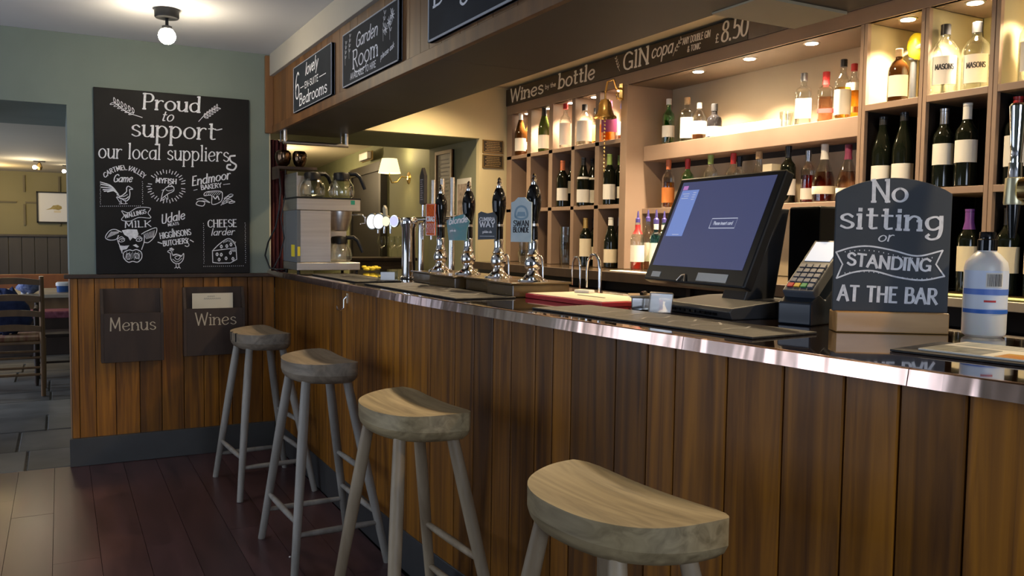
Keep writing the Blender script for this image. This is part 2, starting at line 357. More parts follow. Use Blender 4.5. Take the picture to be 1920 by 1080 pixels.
# flagstone floor beyond the doorway
ff=struct(bx(-3.2,1.15,5.44,13.2,-.08,-.012).build('floor_flagstones',mortar))
y=5.446; row=0
while y<13:
    h=rnd.uniform(.42,.62) if row else .49; x=-3.1+rnd.uniform(0,.4)
    while x<1.1:
        L=rnd.uniform(.45,.85); x1=min(x+L,1.14)
        if x1-x>.08:
            bx(x+.006,x1-.006,y+.006,y+h-.006,-.03,rnd.uniform(-.003,.001)).build('flagstone',flag,ff,bevel=.006)
        x+=L
    y+=h; row+=1
struct(bx(1.0,4.4,5.47,13.0,-.08,0).build('floor_back_room',darkw)); struct(bx(1.36,3.7,YB,5.45,-.08,0).build('floor_servery',mat('servery_floor',(.05,.045,.04),.5)))
# walls
wall_open('wall_left',greenw,YW,'x',-3.1,1.17,0,2.47,[(-.95,.045,-.01,2.069),(.045,1.17,-.01,1.09)],1.17)
wall_open('wall_west',greenw,XL,'y',YB,YW,0,2.47,[(2.3,3.4,.3,2.1),(4.1,5.2,.3,2.1)],-.25)
wall_open('wall_rear',greenw,YB,'x',XL,3.7,0,2.47,[(-.55,.95,.95,2.25)],-.25)
struct(bx(XL-.25,1.17,YB-.25,YW+1.17,2.47,2.55).build('ceiling',ceilm))
struct(bx(1.2,3.7,YB-.25,YW,2.42,2.5).build('ceiling_servery',noisy('servery_ceiling',(.62,.54,.38),(.66,.575,.41),(2,2,2),.8,3)))
for n,(fx,ax,a0,a1,z0,z1) in enumerate([(XL,'y',2.3,3.4,.3,2.1),(XL,'y',4.1,5.2,.3,2.1),(YB,'x',-.55,.95,.95,2.25)]):
    g=M(); d0,d1=fx-.16,fx-.10; nb=3 if ax=='x' else 2
    def seg(a,b,c,d):
        g.box(d0,d1,a,b,c,d) if ax=='y' else g.box(a,b,d0,d1,c,d)
    seg(a0,a1,z0,z0+.06); seg(a0,a1,z1-.06,z1); seg(a0,a0+.05,z0,z1); seg(a1-.05,a1,z0,z1)
    for i in range(1,nb+1): c=a0+(a1-a0)*i/(nb+1); seg(c-.015,c+.015,z0,z1)
    seg(a0,a1,(z0+z1)/2-.015,(z0+z1)/2+.015)
    wf=struct(g.build('window_%d'%(n+1),whitep))
    p=M(); dd=(d0+d1)/2
    p.box(dd-.003,dd+.003,a0+.05,a1-.05,z0+.06,z1-.06) if ax=='y' else p.box(a0+.05,a1-.05,dd-.003,dd+.003,z0+.06,z1-.06)
    p.build('pane',clear('window_glass',(.97,.98,.98),.03),wf)
# end wall with the hatch
wall_open('wall_hatch',creamw,YW,'x',1.17,3.7,0,2.42,[(1.178,2.637,1.0,2.05)],.05)
g=M(); g.box(2.637,2.72,YW+.05,6.38,1.0,2.06); struct(g.build('wall_hatch_jamb',olivew))
struct(bx(1.17,2.72,YW+.05,6.40,2.05,2.5).build('wall_hatch_lintel',olivew))
struct(bx(1.17,2.72,YW+.05,6.38,.0,1.0).build('wall_under_hatch',olivew))
struct(bx(3.55,3.7,YB,YW,0,2.42).build('wall_servery',creamw))
# beam over the bar
bm=sroot('trim_1',(0,0,0))
struct(bx(1.203,1.62,YB,YW-.002,1.99,2.46).build('beam_core',soffm,bm))
y=YW-.012; rr=random.Random(5)
while y>-.2:
    L=rr.choice((.085,.11,.135,.16,.20)); bx(1.192,1.203,y-L+.0015,y-.0015,2.028,2.34).build('beam_plank',beamw,bm); y-=L
bx(1.183,1.205,YB,YW-.012,1.983,2.03).build('beam_bottom_trim',beamw,bm,bevel=.002)
for a,b in ((-1.8,.2),(.2,1.5),(1.5,2.82),(2.82,4.1),(4.1,5.44)): bx(1.206,1.62,a+.001,b-.001,1.984,1.99).build('soffit_board',soffm,bm)
bx(1.143,1.192,YW-.026,YW-.001,1.983,2.46).build('beam_end_post',beamw,bm,bevel=.002)
c=bx(1.168,1.203,YB,YW-.03,2.335,2.47).build('trim_2',beigem,bevel=.003); struct(c)
# dropped bulkhead behind the beam
bh=sroot('trim_3'); bx(1.621,1.914,YB,1.845,1.987,2.42).build('bulkhead_box',soffm,bh)
bx(1.60,1.914,1.655,1.845,1.979,1.987).build('bulkhead_panel',noisy('bulkhead_panel_paint',(.42,.35,.22),(.47,.39,.25),(3,3,3),.6,3),bh)
# panelled half wall below the blackboard
hw=sroot('wall_panelling'); 
se=[.045,.085,.171,.276,.405,.526,.652,.767,.855,.935,1.03,1.12,1.195]
for a,b in zip(se,se[1:]):
    bx(a+.0015,b-.0015,YW-.022,YW,.15,1.085).build('plank',plankw,hw,bevel=.003)
bx(.045,1.2,YW,YW+.06,0,1.085).build('panel_backing',darkw,hw)
bx(.045,.085,YW,YW+1.15,.0,1.085).build('panel_return',plankw,hw)
bx(.015,1.20,YW-.045,YW+.03,1.085,1.108).build('ledge',darkw,hw,bevel=.004)
struct(bx(.030,1.19,YW-.048,YW-.018,0,.163).build('baseboard_left',plinthm,bevel=.003))
# dining room beyond
dc=struct(bx(-3.2,1.6,6.63,13.1,2.13,2.3).build('ceiling_dining_room',noisy('dining_ceiling',(.46,.42,.34),(.50,.455,.37),(1,1,1),.8,3)))
wb=struct(bx(-3.2,1.6,13.0,13.1,0,2.13).build('wall_dining_room',dinw)); struct(bx(1.15,1.25,6.63,13.0,0,2.13).build('wall_dining_side',olivew))
for xx in (-1.25,-.50,.28): bx(xx-.012,xx+.012,12.985,13,1.93,2.12).build('wall_batten',dado,wb) if 0 else None
def batten(x0,x1,z0,z1): bx(x0,x1,12.975,13,z0,z1).build('wall_batten',noisy('batten_dark_paint',(.14,.12,.07),(.17,.145,.085),(3,3,3),.7,3),wb)  # battens painted darker than the wall
for xx in (-1.1,-.41,.0): batten(xx-.012,xx+.012,1.86,2.08); batten(xx-.012,xx+.012,1.42,1.70) 
for a,b in ((-1.0,-.5),(-.40,-.08)): batten(a,b,1.715,1.735)
dd=sroot('baseboard_dado')
xx=-3.0
while xx<1.1: bx(xx+.003,xx+.147,12.96,12.985,0,1.27).build('dado_board',dado,dd,bevel=.003); xx+=.15
bx(-3.1,1.15,12.93,13,1.27,1.30).build('dado_rail',dado,dd,bevel=.004)
# back room through the hatch
def quadwall(name,m,p,q,z0,z1,th=.06):
    d=Vector((q[0]-p[0],q[1]-p[1],0)).normalized(); n=Vector((d.y,-d.x,0))*th
    return struct(M().prism([(p[0],p[1]),(q[0],q[1]),(q[0]+n.x,q[1]+n.y),(p[0]+n.x,p[1]+n.y)],z0,z1).build(name,m))
quadwall('wall_back_room_right',noisy('back_room_green',(.21,.23,.13),(.24,.26,.15),(2,2,2),.7,3),(2.725,6.4),(3.31,12.5),0,2.3)
quadwall('wall_back_room_far',olivew,(3.4,12.5),(1.0,12.5),0,2.3,-.06)
struct(bx(1.17,1.23,6.45,12.5,0,2.3).build('wall_back_room_left',olivew))
struct(bx(1.2,3.5,6.41,12.6,2.3,2.38).build('ceiling_back_room',noisy('back_room_ceiling',(.60,.54,.40),(.64,.58,.43),(1,1,1),.8,3)))
# dark-framed doorway in the back room wall, its gloom painted near-black on the leaf
darkdoor=mat('doorway_gloom_paint',(.012,.010,.008),.5)
dr=sroot('door_1',(2.90,8.15,0)); dr.rotation_euler=(0,0,R(-5.48))
M().box(-.05,.0,0,1.32,0,2.0).build('doorway_gloom_leaf',darkdoor,dr); g=M(); g.box(-.075,0,-.08,0,0,2.04); g.box(-.075,0,1.32,1.40,0,2.04); g.box(-.075,0,-.08,1.40,2.0,2.09); g.build('door_frame',mat('door_frame_paint',(.035,.030,.02),.45),dr)
M().tube([(-.07,.12,1.0),(-.10,.12,1.0),(-.10,.2,1.0)],.01).build('door_handle',brass,dr)

# ================================================================ BAR COUNTER
TB=[(-1.75,1.95),(-.8,1.75),(0,1.56),(.5,1.47),(.93,1.405),(1.145,1.38),(1.47,1.355),(1.63,1.335),(1.84,1.30),(2.29,1.275),(2.5,1.25),(2.8,1.225),(3.2,1.208),(3.6,1.203),(YW,1.20)]
def barx(y):
    for (a,p),(b,q) in zip(TB,TB[1:]):
        if y<=b: t=(y-a)/(b-a); return p+(q-p)*t
    return TB[-1][1]
def smx(y): return sum(barx(min(YW,y+d)) for d in (-.3,-.2,-.1,0,.1,.2,.3))/7
bar=thing('bar_counter','long bowed wooden plank bar counter with dark glossy top and copper edge','bar counter',(1.2,2.5,0))
O=bar.location
def lb(m):  # world -> local of bar
    m.v=[(a-O.x,b-O.y,c-O.z) for a,b,c in m.v]; return m
seam=[YW-.002,5.16,4.866,4.584,4.193,4.001,3.823,3.682,3.5,3.293,3.152,2.93,2.735,2.60,2.477,2.367,2.231,2.158-.02,2.048,1.854,1.732,1.635,1.471,1.315,1.167,1.05,.924,.804,.68,.57,.44,.31,.18,.06,-.07,-.2,-.33,-.46,-.59,-.72,-.85,-1.0]
for a,b in zip(seam,seam[1:]):
    a2,b2=a-.0024,b+.0024; xa,xb=smx(a2),smx(b2)
    lb(M().prism([(xa,a2),(xb,b2),(xb+.02,b2),(xa+.02,a2)],.15,1.10)).build('plank',plankw,bar,bevel=.0025)
ys=[YW-.003-i*.1 for i in range(72)]
def strip(off0,off1,z0,z1,y0=YW-.003,y1=-1.6,n=70):
    g=M(); rs=[]
    for i in range(n+1):
        y=y0+(y1-y0)*i/n; x=smx(y); rs.append([(x+off0,y,z0),(x+off1,y,z0),(x+off1,y,z1),(x+off0,y,z1)])
    return lb(g.rings(rs,sm=False))
strip(.021,.03,.02,1.10).build('carcass',darkw,bar)
strip(-.004,.06,0,.165,YW-.052).build('plinth',plinthm,bar,bevel=.003)
def edge(off,z0,z1,y0,y1,n,nm,m,th=.004):
    g=M(); rs=[]
    for i in range(n+1):
        y=y0+(y1-y0)*i/n; x=smx(y)-max(0,(y-3.6))*.012
        rs.append([(x+off-.002,y,z0-.004),(x+off+th,y,z0-.004),(x+off+.014,y,z1-.004),(x+off+.016,y,z1+.0015),(x+off+.007,y,z1+.0012),(x+off+.003,y,z1-.001)])
    for q in rs: pass
    return lb(g.rings(rs,sm=False)).build(nm,m,bar)
for a,b in ((5.45,4.4),(4.4,3.0),(3.0,1.585),(1.583,1.02),(1.018,0),(-.002,-1.6)): edge(-.026,1.099,1.1262,a,b,16,'copper_edge',copper)
g=M(); N=60; fr=[]; 
for i in range(N+1):
    y=YW-.003+( -1.6-YW)*i/N; fr.append((smx(y)-max(0,(y-3.6))*.012-.0215,y))
poly=fr+[(2.12,fr[-1][1]),(2.12,YW-.003)]
g=M(); n=len(fr)
v=[(x,y,1.104) for x,y in fr]+[(2.12,y,1.104) for x,y in fr]+[(x,y,1.126) for x,y in fr]+[(2.12,y,1.126) for x,y in fr]
fs=[]
for i in range(n-1):
    fs+=[(i,i+1,n+i+1,n+i),(2*n+i,3*n+i,3*n+i+1,2*n+i+1),(i,2*n+i,2*n+i+1,i+1),(n+i,n+i+1,3*n+i+1,3*n+i)]
g.add(v,fs); lb(g).build('top_slab',topm,bar)
lb(bx(1.98,2.02,-1.6,YW-.01,0,1.10)).build('back_panel',darkw,bar)
# ================================================================ BACK BAR SHELVING
ZT=2.403; XF=2.85; XB=3.17
sh=thing('back_bar_shelving','tall taupe painted shelving behind the bar with wine cells, lit niche and dark cubbies','shelving',(XF,3,1.165))
SO=sh.location
def sb(name,m,x0,x1,y0,y1,z0,z1,bev=.0015,par=None): return bx(x0-SO.x,x1-SO.x,y0-SO.y,y1-SO.y,z0-SO.z,z1-SO.z).build(name,m,par or sh,bevel=bev)
sb('fascia',slate2 if 0 else noisy('fascia_brown_slate',(.030,.022,.017),(.040,.030,.023),(3,3,3),.32,3),XF-.012,XF+.01,3.02,5.44,2.288,ZT)
sb('fascia',noisy('fascia_glare_grey',(.12,.095,.085),(.15,.12,.105),(2,20,2),.3,4),XF-.012,XF+.01,-.6,3.018,2.288,ZT)  # right half of the fascia: greyish glare put into its colour
sb('top_rail',shelfm,XF-.004,XF+.02,-.6,5.44,2.225,2.288)
sb('back_panel',shelfback,XB,XB+.02,4.0,5.44,1.9,2.3); sb('back_panel',shelfback,XB,XB+.02,4.0,5.44,1.181,1.9)
cells=[(5.455,5.37),(5.157,5.09),(4.86,4.80),(4.58,4.53),(4.312,4.255)]
for a,b in cells: sb('divider',shelfm,XF,XB,b,a-.012,1.181,2.225)
sb('side_panel',shelfm,XF,XB,3.978,4.04,1.181,2.225)
sb('cell_ceiling',shelfback,XF,XB,4.04,5.44,2.225,2.24)
sb('shelf',shelfm,XF,XB,4.04,5.44,1.905,1.93); sb('shelf',shelfm,XF,XB,4.04,5.44,1.530,1.554)
# niche
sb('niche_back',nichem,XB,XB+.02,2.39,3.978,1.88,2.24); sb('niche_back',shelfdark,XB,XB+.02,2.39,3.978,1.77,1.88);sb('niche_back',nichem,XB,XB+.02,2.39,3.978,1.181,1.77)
sb('niche_ceiling',noisy('niche_ceiling_brown',(.11,.08,.055),(.13,.095,.065),(3,3,3),.5,3),XF,XB,2.39,3.978,2.225,2.24)
sb('shelf',shelfm,2.97,XB,2.394,3.976,1.80,1.885); sb('shelf',shelfm,2.97,XB,2.394,3.976,1.500,1.53)
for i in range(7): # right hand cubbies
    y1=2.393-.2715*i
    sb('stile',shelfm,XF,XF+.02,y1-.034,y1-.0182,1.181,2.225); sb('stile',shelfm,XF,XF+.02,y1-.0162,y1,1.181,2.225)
    sb('divider',shelfdark,XF+.021,XB,y1-.032,y1-.002,1.181,1.878); sb('divider',noisy('lit_cell_side',(.36,.31,.18),(.40,.35,.20),(3,3,3),.6,3),XF+.021,XB,y1-.032,y1-.002,1.878,2.225)  # upper sides: warm lamp light put into their yellowish colour
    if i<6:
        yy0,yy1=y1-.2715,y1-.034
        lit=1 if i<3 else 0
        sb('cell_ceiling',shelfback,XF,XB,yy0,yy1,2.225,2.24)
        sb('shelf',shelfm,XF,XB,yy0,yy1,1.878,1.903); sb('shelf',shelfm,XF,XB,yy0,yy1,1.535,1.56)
        sb('cell_back',noisy('lit_cell_back',(.40,.36,.17),(.44,.39,.19),(3,3,3),.6,3),XB,XB+.01,yy0,yy1,1.9,2.24)  # top backs: lamp-lit yellow painted into the colour
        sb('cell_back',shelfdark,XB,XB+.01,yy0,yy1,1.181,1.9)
# fascia lettering (local: u along -y, v up)
ik=Ink(lambda a,b,h:(-.012-h,2.44-a,b+2.345-1.165))
ik.text('Wines',.06,-.035,.53,-.035,.088,.020,.5,.1); ik.text('by the',.555,-.014,.69,-.014,.028,.006,.2,0,0); ik.text('bottle',.72,-.035,1.14,-.035,.090,.020,.5,.1)
flm=mat('fascia_lettering',(.95,.92,.86),.8); fa=ik.fn; ik.build('wines_lettering',flm,sh); ik=Ink(fa)
ik.text('GIN',1.43,-.037,1.67,-.037,.092,.017,.4,.05); ik.text('copa',1.69,-.015,1.87,-.015,.075,.010,.2,.25,0)
sprig(ik,1.40,-.035,1.36,.045,4,.003); sprig(ik,1.875,-.035,1.94,.04,4,.003)
ik.text('ANY DOUBLE GIN',1.95,.008,2.16,.008,.032,.0055,.2,.1,0); ik.text('& TONIC',1.99,-.036,2.09,-.036,.028,.005,.2,.1,0)
ik.build('gin_lettering',flm,sh); ik=Ink(fa)
ik.text('£',2.20,-.03,2.225,-.03,.04,.006,.2,0,0); ik.text('8.50',2.24,-.035,2.42,-.035,.092,.014,.4,.1,0)
ik.build('price_lettering',flm,sh)
# back counter
bc=thing('back_counter','dark wooden back counter below the shelving with pale front lip and fridges under','counter',(2.9,2,0))
def bb(name,m,x0,x1,y0,y1,z0,z1,bev=.002): return bx(x0-2.9,x1-2.9,y0-2,y1-2,z0,z1).build(name,m,bc,bevel=bev)
bb('top',noisy('back_counter_top',(.06,.04,.022),(.13,.09,.05),(5,1.5,5),.15,4,coat=.4),2.56,3.19,-.6,5.44,1.158,1.179)
bb('front_edge',darkw,2.548,2.562,2.2,5.44,1.13,1.180); bb('front_edge',noisy('pale_counter_edge',(.42,.36,.28),(.52,.45,.35),(3,9,3),.4,3),2.548,2.562,-.6,2.2,1.150,1.180)
bb('cabinet_body',mat('cabinet_black',(.008,.008,.009),.5),2.64,3.19,-.6,5.44,0,1.158)
for i in range(8): bb('fridge_door',blackg,2.625,2.64,-.55+.74*i,-.55+.74*i+.71,.12,1.08); 
for i in range(8): bb('door_divider',mat('divider_dark',(.03,.022,.018),.5),2.615,2.64,-.585+.74*i,-.555+.74*i,.0,1.13)
tag(bx(0,.10,-.55,.55,0,.004).build('drip_mat',noisy('lime_mat',(.28,.30,.10),(.38,.40,.15),(30,30,5),.7,3),loc=(2.60,1.55,1.1802)),'long lime green mat along the front of the back counter on the right','mat')
tag(bx(0,.075,-.48,.48,0,.006).build('pale_mat',labelm,loc=(2.58,3.25,1.1802),bevel=.002),'long pale mat along the front of the back counter behind the till','mat')
# sign boards on the beam -----------------------------------------------------
def board(name,label,x,y,z,W,H,m,rz,th=.016,rim=None,group=None,cat='sign'):
    t=thing(name,label,cat,(x,y,z),rz,group)
    bx(-W/2,W/2,-th,0,0,H).build('board',m,t,bevel=.002)
    if rim:
        g=M(); e=rim[1]
        for a in ((-W/2,W/2,0,e),(-W/2,W/2,H-e,H),(-W/2,-W/2+e,0,H),(W/2-e,W/2,0,H)): g.box(a[0],a[1],-th-.002,0,a[2],a[3])
        g.build('painted_rim',rim[0],t,bevel=.0008)
    return t
def binkf(th): return Ink(lambda a,b,h:(a,-th-h,b))
rimm=mat('rim_grey_blue',(.35,.38,.43),.6)
t=board('hanging_sign','small dark sign reading 6 lovely en-suite bedrooms, nearest the blackboard wall',1.190,(4.84+4.081)/2,2.035,.755,.25,slate2,-PI/2,rim=(rimm,.004))
ik=binkf(.016)
ik.text('6',-.34,.07,-.25,.07,.14,.014,.4,.05,0); ik.text('lovely',-.12,.17,.13,.175,.062,.010,.3,.35,0)
ik.stroke([(-.22,.118),(-.15,.118)],.004); ik.text('EN-SUITE',-.13,.103,.14,.103,.032,.005,.1,0,0); ik.stroke([(.16,.118),(.28,.118)],.004)
ik.text('Bedrooms',-.25,.025,.30,.025,.062,.011,.4,.1,.06); ik.build('lettering',chalk,t)
t=board('hanging_sign','dark sign reading garden room available to hire, with flower sprays',1.190,(3.895+3.163)/2,2.036,.735,.243,slate2,-PI/2,rim=(rimm,.006))
ik=binkf(.016)
ik.text('Garden',-.17,.150,.12,.150,.06,.009,.3,.3,0); ik.text('Room',-.22,.065,.13,.065,.078,.012,.5,.05,.07)
ik.text('AVAILABLE TO HIRE',-.25,.022,.10,.022,.026,.0045,.1,.1,0); ik.text('please ask',.16,.040,.32,.062,.022,.004,.1,.35,0)
ik.curve([(-.20,.08),(-.17,.045),(-.05,.045),(-.02,.06)],.006)
for a,b in ((-.33,.10),(-.27,.12)): sprig(ik,a,b,a+.015,b+.10,4,.0022)
for a,b in ((.19,.11),(.27,.10)): sprig(ik,a,b,a+.02,b+.11,4,.0022)
for a,b in ((.26,.17),(.30,.19),(.22,.15)):
    for q in range(8): ik.stroke([(a,b),(a+.022*math.cos(q*PI/4),b+.022*math.sin(q*PI/4))],.004)
ik.build('lettering',chalk,t)
t=board('hanging_sign','dark sign reading dog friendly in certain areas, on the beam nearest the camera',1.190,(2.86+1.86)/2,2.046,1.0,.275,slate2,-PI/2,rim=(rimm,.008))
ik=binkf(.016)
ik.text('Dog',-.46,.115,-.14,.115,.125,.016,.5,.05,.07); ik.text('friendly',-.08,.165,.44,.165,.075,.012,.4,.2,.05); ik.text('IN CERTAIN AREAS',-.11,.10,.30,.085,.036,.006,.1,.1,0)
ik.build('lettering',chalk,t)
# plaques
for i,z in enumerate((1.950,1.845)):
    t=board('plaque',['upper','lower'][i]+' small black and gold framed notice on the cream wall',2.741,YW,z,.162,.093,mat('plaque_black',(.02,.015,.01),.4),0,.008,(mat('plaque_gold',(.35,.24,.09),.35,1),.004),cat='plaque')
    ik=binkf(.008)
    for k in range(6):
        xx=-.06+.01*(k%2); z2=.016+k*.012
        while xx<.055: L=.006+((k*7+int(xx*900))%5)*.003; ik.stroke([(xx,z2),(xx+L,z2)],.0035); xx+=L+.004
    ik.stroke([(-.074,.007),(.074,.007),(.074,.086),(-.074,.086),(-.074,.007)],.0015)
    ik.build('printed_lines',mat('plaque_ink',(.45,.32,.14),.5),t)
# ================================================================ SUPPLIER BLACKBOARD
import numpy as np
def homog(src,dst):
    A=[];B=[]
    for (x,y),(X,Y) in zip(src,dst):
        A.append([x,y,1,0,0,0,-X*x,-X*y]);B.append(X);A.append([0,0,0,x,y,1,-Y*x,-Y*y]);B.append(Y)
    h=np.append(np.linalg.solve(np.array(A,float),np.array(B,float)),1).reshape(3,3)
    def f(a,b):
        p=h@np.array([a,b,1.]); return float(p[0]/p[2]),float(p[1]/p[2])
    return f
t=thing('blackboard','large blackboard headed Proud to support our local suppliers, on the green wall','blackboard',(.613,YW-.0015,1.109))
bx(-.4315,.4315,-.018,0,0,1.07).build('board',slate,t,bevel=.003)
# artwork points are enlarged image pixels; these are the board's corners in them
Hb=homog([(24,-657),(1453,-540),(1440,1056),(49,1046)],[(-.4315,1.07),(.4315,1.07),(.4315,0),(-.4315,0)])
def bf(a,b,h): p=Hb(a,b); return (p[0],-.018-h,p[1])
ik=Ink(bf); T2=lambda x,y:(x*.7932,y*.7932-687.4)
def tt(s,x0,y0,x1,y1,h,w,con=.5,sl=0,se=.09,arc=0,j=None):
    a=T2(x0,y0); b=T2(x1,y1); (j or ik).text(s,a[0],a[1],b[0],b[1],-h*.7932,w*.7932,con,sl,se,arc)
tt('Proud',590,292,1262,334,178,29,.6,.0,.08); tt('to',800,432,940,440,125,16,.4,.3,.0)
tt('support',455,608,1440,655,215,28,.6,0,.08); tt('our local suppliers',85,860,1590,908,178,18,.45,0,.08)
ik.curve([T2(*p) for p in [(1400,520),(1450,540),(1510,528)]],10)
ik.curve([T2(*p) for p in [(1660,840),(1600,850),(1610,905),(1670,950),(1640,1005),(1570,990),(1570,950),(1605,945)]],16)
def spr(a,b,n,s): a=T2(*a); b=T2(*b); sprig(ik,a[0],a[1],b[0],b[1],n,6,s)
spr((590,395),(265,215),6,-1); spr((1240,440),(1462,275),6,-1)
ik.build('heading_lettering',chalk,t)
class BoardArt:  # sorts strokes into separate drawings by image pixel position
    names=('game','fish','bakery','milk','butcher','cheese')
    def __init__(s): s.i=[Ink(bf) for _ in range(6)]
    def pick(s,p):
        x,y=p; return s.i[0 if x<500 else 1 if x<880 else 2] if y<445 else s.i[3 if x<590 else 4 if x<940 else 5]
    def stroke(s,P,w,*a): s.pick(P[0]).stroke(P,w,*a)
    def curve(s,P,w,*a): s.pick(P[0]).curve(P,w,*a)
    def fill(s,P): s.pick(P[0]).fill(P)
    def dots(s,P,w): s.pick(P[0]).dots(P,w)
    def text(s,t,x0,y0,*a,**k): s.pick((x0,y0-1)).text(t,x0,y0,*a,**k)
    def build(s,m,parent):
        for q,n in zip(s.i,s.names): q.build(n+'_drawing',m,parent)
j=BoardArt()
def jt(s,x0,y0,x1,y1,h,w,con=.35,sl=0,se=0,arc=0): j.text(s,x0,y0,x1,y1,-h,w,con,sl,se,arc)
jt('CARTMEL',125,180,330,105,42,9,arc=22); jt('VALLEY',330,108,480,190,42,9,arc=14); jt('Game',200,215,370,215,68,10,.3,.3)
jt('MYFISH',585,222,775,235,42,11); jt('Endmoor',915,255,1270,190,82,13,.4,.25); jt('BAKERY',1000,292,1190,268,40,9)
j.stroke([(1205,245),(1265,238)],5); j.stroke([(932,296),(965,288)],5)
jt('WALLINGS',305,545,500,500,36,9); jt('MILK',300,630,545,624,56,11,.5,0,.08)
j.curve([(278,478),(340,495),(420,450),(535,455),(515,500),(538,545),(430,540),(350,572),(276,560),(298,520),(278,478)],6,0,True)
jt('Udale',635,600,850,555,80,12,.35,.25); jt('MEATS',695,622,795,608,24,6); jt('&',730,672,752,668,26,6)
jt('HIGGINSONS',622,735,905,700,52,9,.3); jt('BUTCHERS',650,802,875,775,46,9,.3); j.stroke([(602,765),(640,778)],8); j.stroke([(895,748),(925,766)],8)
j.curve([(880,735),(862,760),(885,790),(870,808),(848,800)],7)
jt('CHEESE',1058,635,1325,632,66,12,.5,0,.07); jt('larder',1085,710,1300,705,62,9,.35,.25)
# frames of dots, rays
for x0,x1,y0,y1 in ((85,465,215,435),(1018,1400,600,990)):
    for q in range(int((x1-x0)/18)): j.dots([(x0+18*q,y1)],7)
    for q in range(int((y1-y0)/18)): j.dots([(x0+(q%2)*3,y0+18*q),(x1+(q%2)*3,y0+18*q)],7)
for q in range(36):
    a=q*PI/18; r0=130 if q%2 else 140; cx,cy=685,258
    if 3.4<a<3.7 or abs(a-0.0)<.05: continue
    j.stroke([(cx+r0*1.05*math.cos(a),cy+r0*math.sin(a)*.9),(cx+(r0+32)*1.05*math.cos(a),cy+(r0+32)*math.sin(a)*.9)],7)
# pheasant
for e in ((85,215),(90,235),(95,262),(110,285),(120,300),(150,305)): j.curve([(250,330),((250+e[0])/2+15,(330+e[1])/2-22),e],9)
j.curve([(235,330),(265,345),(300,325),(322,300),(322,272),(340,255),(378,282),(350,285),(352,320),(345,365),(315,390),(280,370),(235,350)],8)
j.curve([(255,350),(300,345),(330,330)],6); j.curve([(262,365),(310,370),(340,350)],8)
for a in (270,310): j.stroke([(a,380),(a+5,410)],6); j.stroke([(a-15,415),(a+20,412)],5)
j.curve([(230,355),(245,375),(262,400),(275,395)],6)
# fish
j.curve([(640,350),(655,300),(690,265),(745,262),(748,300),(700,325),(665,350),(640,372)],7); j.curve([(640,350),(635,385),(670,370)],7); j.curve([(690,330),(695,375),(665,350)],6)
j.curve([(640,295),(665,285),(690,265)],5); j.curve([(680,290),(705,300),(740,290)],6); j.curve([(695,262),(715,240),(745,262)],6)
# loaf and wheat
j.curve([(1030,345),(1040,315),(1110,305),(1180,308),(1195,335),(1180,400),(1100,425),(1095,345),(1030,345)],7,0,True)
for q in range(7): j.curve([(1040+q*20,345-q),(1055+q*20,322),(1075+q*18,312)],4)
j.curve([(1110,350),(1130,375),(1150,350),(1165,385)],10); j.curve([(955,425),(1015,440),(1030,405),(975,395),(955,425)],7,0,True); j.curve([(960,380),(1010,370),(1080,410),(1030,395),(975,395)],7)
for a,b in (((1180,435),(1290,350)),((1190,415),(1250,350)),((1200,425),(1300,400))): j.curve([a,((a[0]+b[0])/2,(a[1]+b[1])/2-8),b],6)
for a,b in ((1240,365),(1260,395),(1270,345),(1285,408)): j.curve([(a-30,b+8),(a,b-12),(a+25,b-4),(a,b+8),(a-30,b+8)],5,0,True)
# cow
j.curve([(275,670),(215,645),(165,660),(130,715),(165,740),(225,735),(250,700)],7); j.curve([(455,690),(500,665),(590,635),(575,710),(520,765),(480,765)],7)
for q in range(9): j.curve([(145+q*12,722-q*5),(165+q*11,690-q*3),(185+q*9,665)],4)
for q in range(9): j.stroke([(475+q*12,690-q*4),(500+q*8,735-q*2)],4)
j.fill([(278,655),(330,645),(415,648),(428,690),(405,735),(375,722),(352,748),(335,715),(300,695)])
j.curve([(245,700),(240,745),(262,800),(280,860)],7); j.curve([(480,700),(478,760),(455,830)],7)
for cx,cy in ((275,745),(432,742)): j.curve([(cx-25,cy+5),(cx,cy-18),(cx+28,cy),(cx,cy+14),(cx-25,cy+5)],6,0,True); j.dots([(cx+3,cy-2)],12); j.curve([(cx-28,cy-18),(cx,cy-34),(cx+30,cy-12)],6)
j.fill([(252,790),(300,795),(345,790),(320,825),(285,830),(280,860),(262,825)]); j.fill([(375,790),(405,780),(432,805),(415,812)])
j.curve([(300,850),(345,832),(375,838),(410,830),(452,855),(455,905),(420,942),(375,935),(335,942),(298,910),(290,875),(300,850)],8,0,True)
j.curve([(320,875),(345,865),(350,905),(325,915),(320,875)],6,0,True); j.curve([(395,868),(425,870),(430,905),(402,905),(395,868)],6,0,True)
for q in range(10): j.stroke([(305+q*14,920-(q%3)*6),(322+q*13,850+(q%2)*12)],3)
# hen
j.curve([(715,870),(720,920),(750,955),(795,960),(830,925),(835,870),(815,890),(770,875),(735,880),(725,850),(705,840),(690,852),(705,862),(715,870)],7,0,True)
j.curve([(755,905),(780,925),(805,900),(785,890),(755,905)],6,0,True); j.curve([(735,920),(775,945),(820,915)],5); j.curve([(735,890),(780,880),(820,900)],5)
for a,b in ((715,822),(727,818),(738,826)): j.curve([(a,b+20),(a-4,b),(a+8,b+8)],7)
for a in (765,790): j.stroke([(a,960),(a+2,995)],6); j.curve([(a-12,1002),(a+2,992),(a+14,1004)],6)
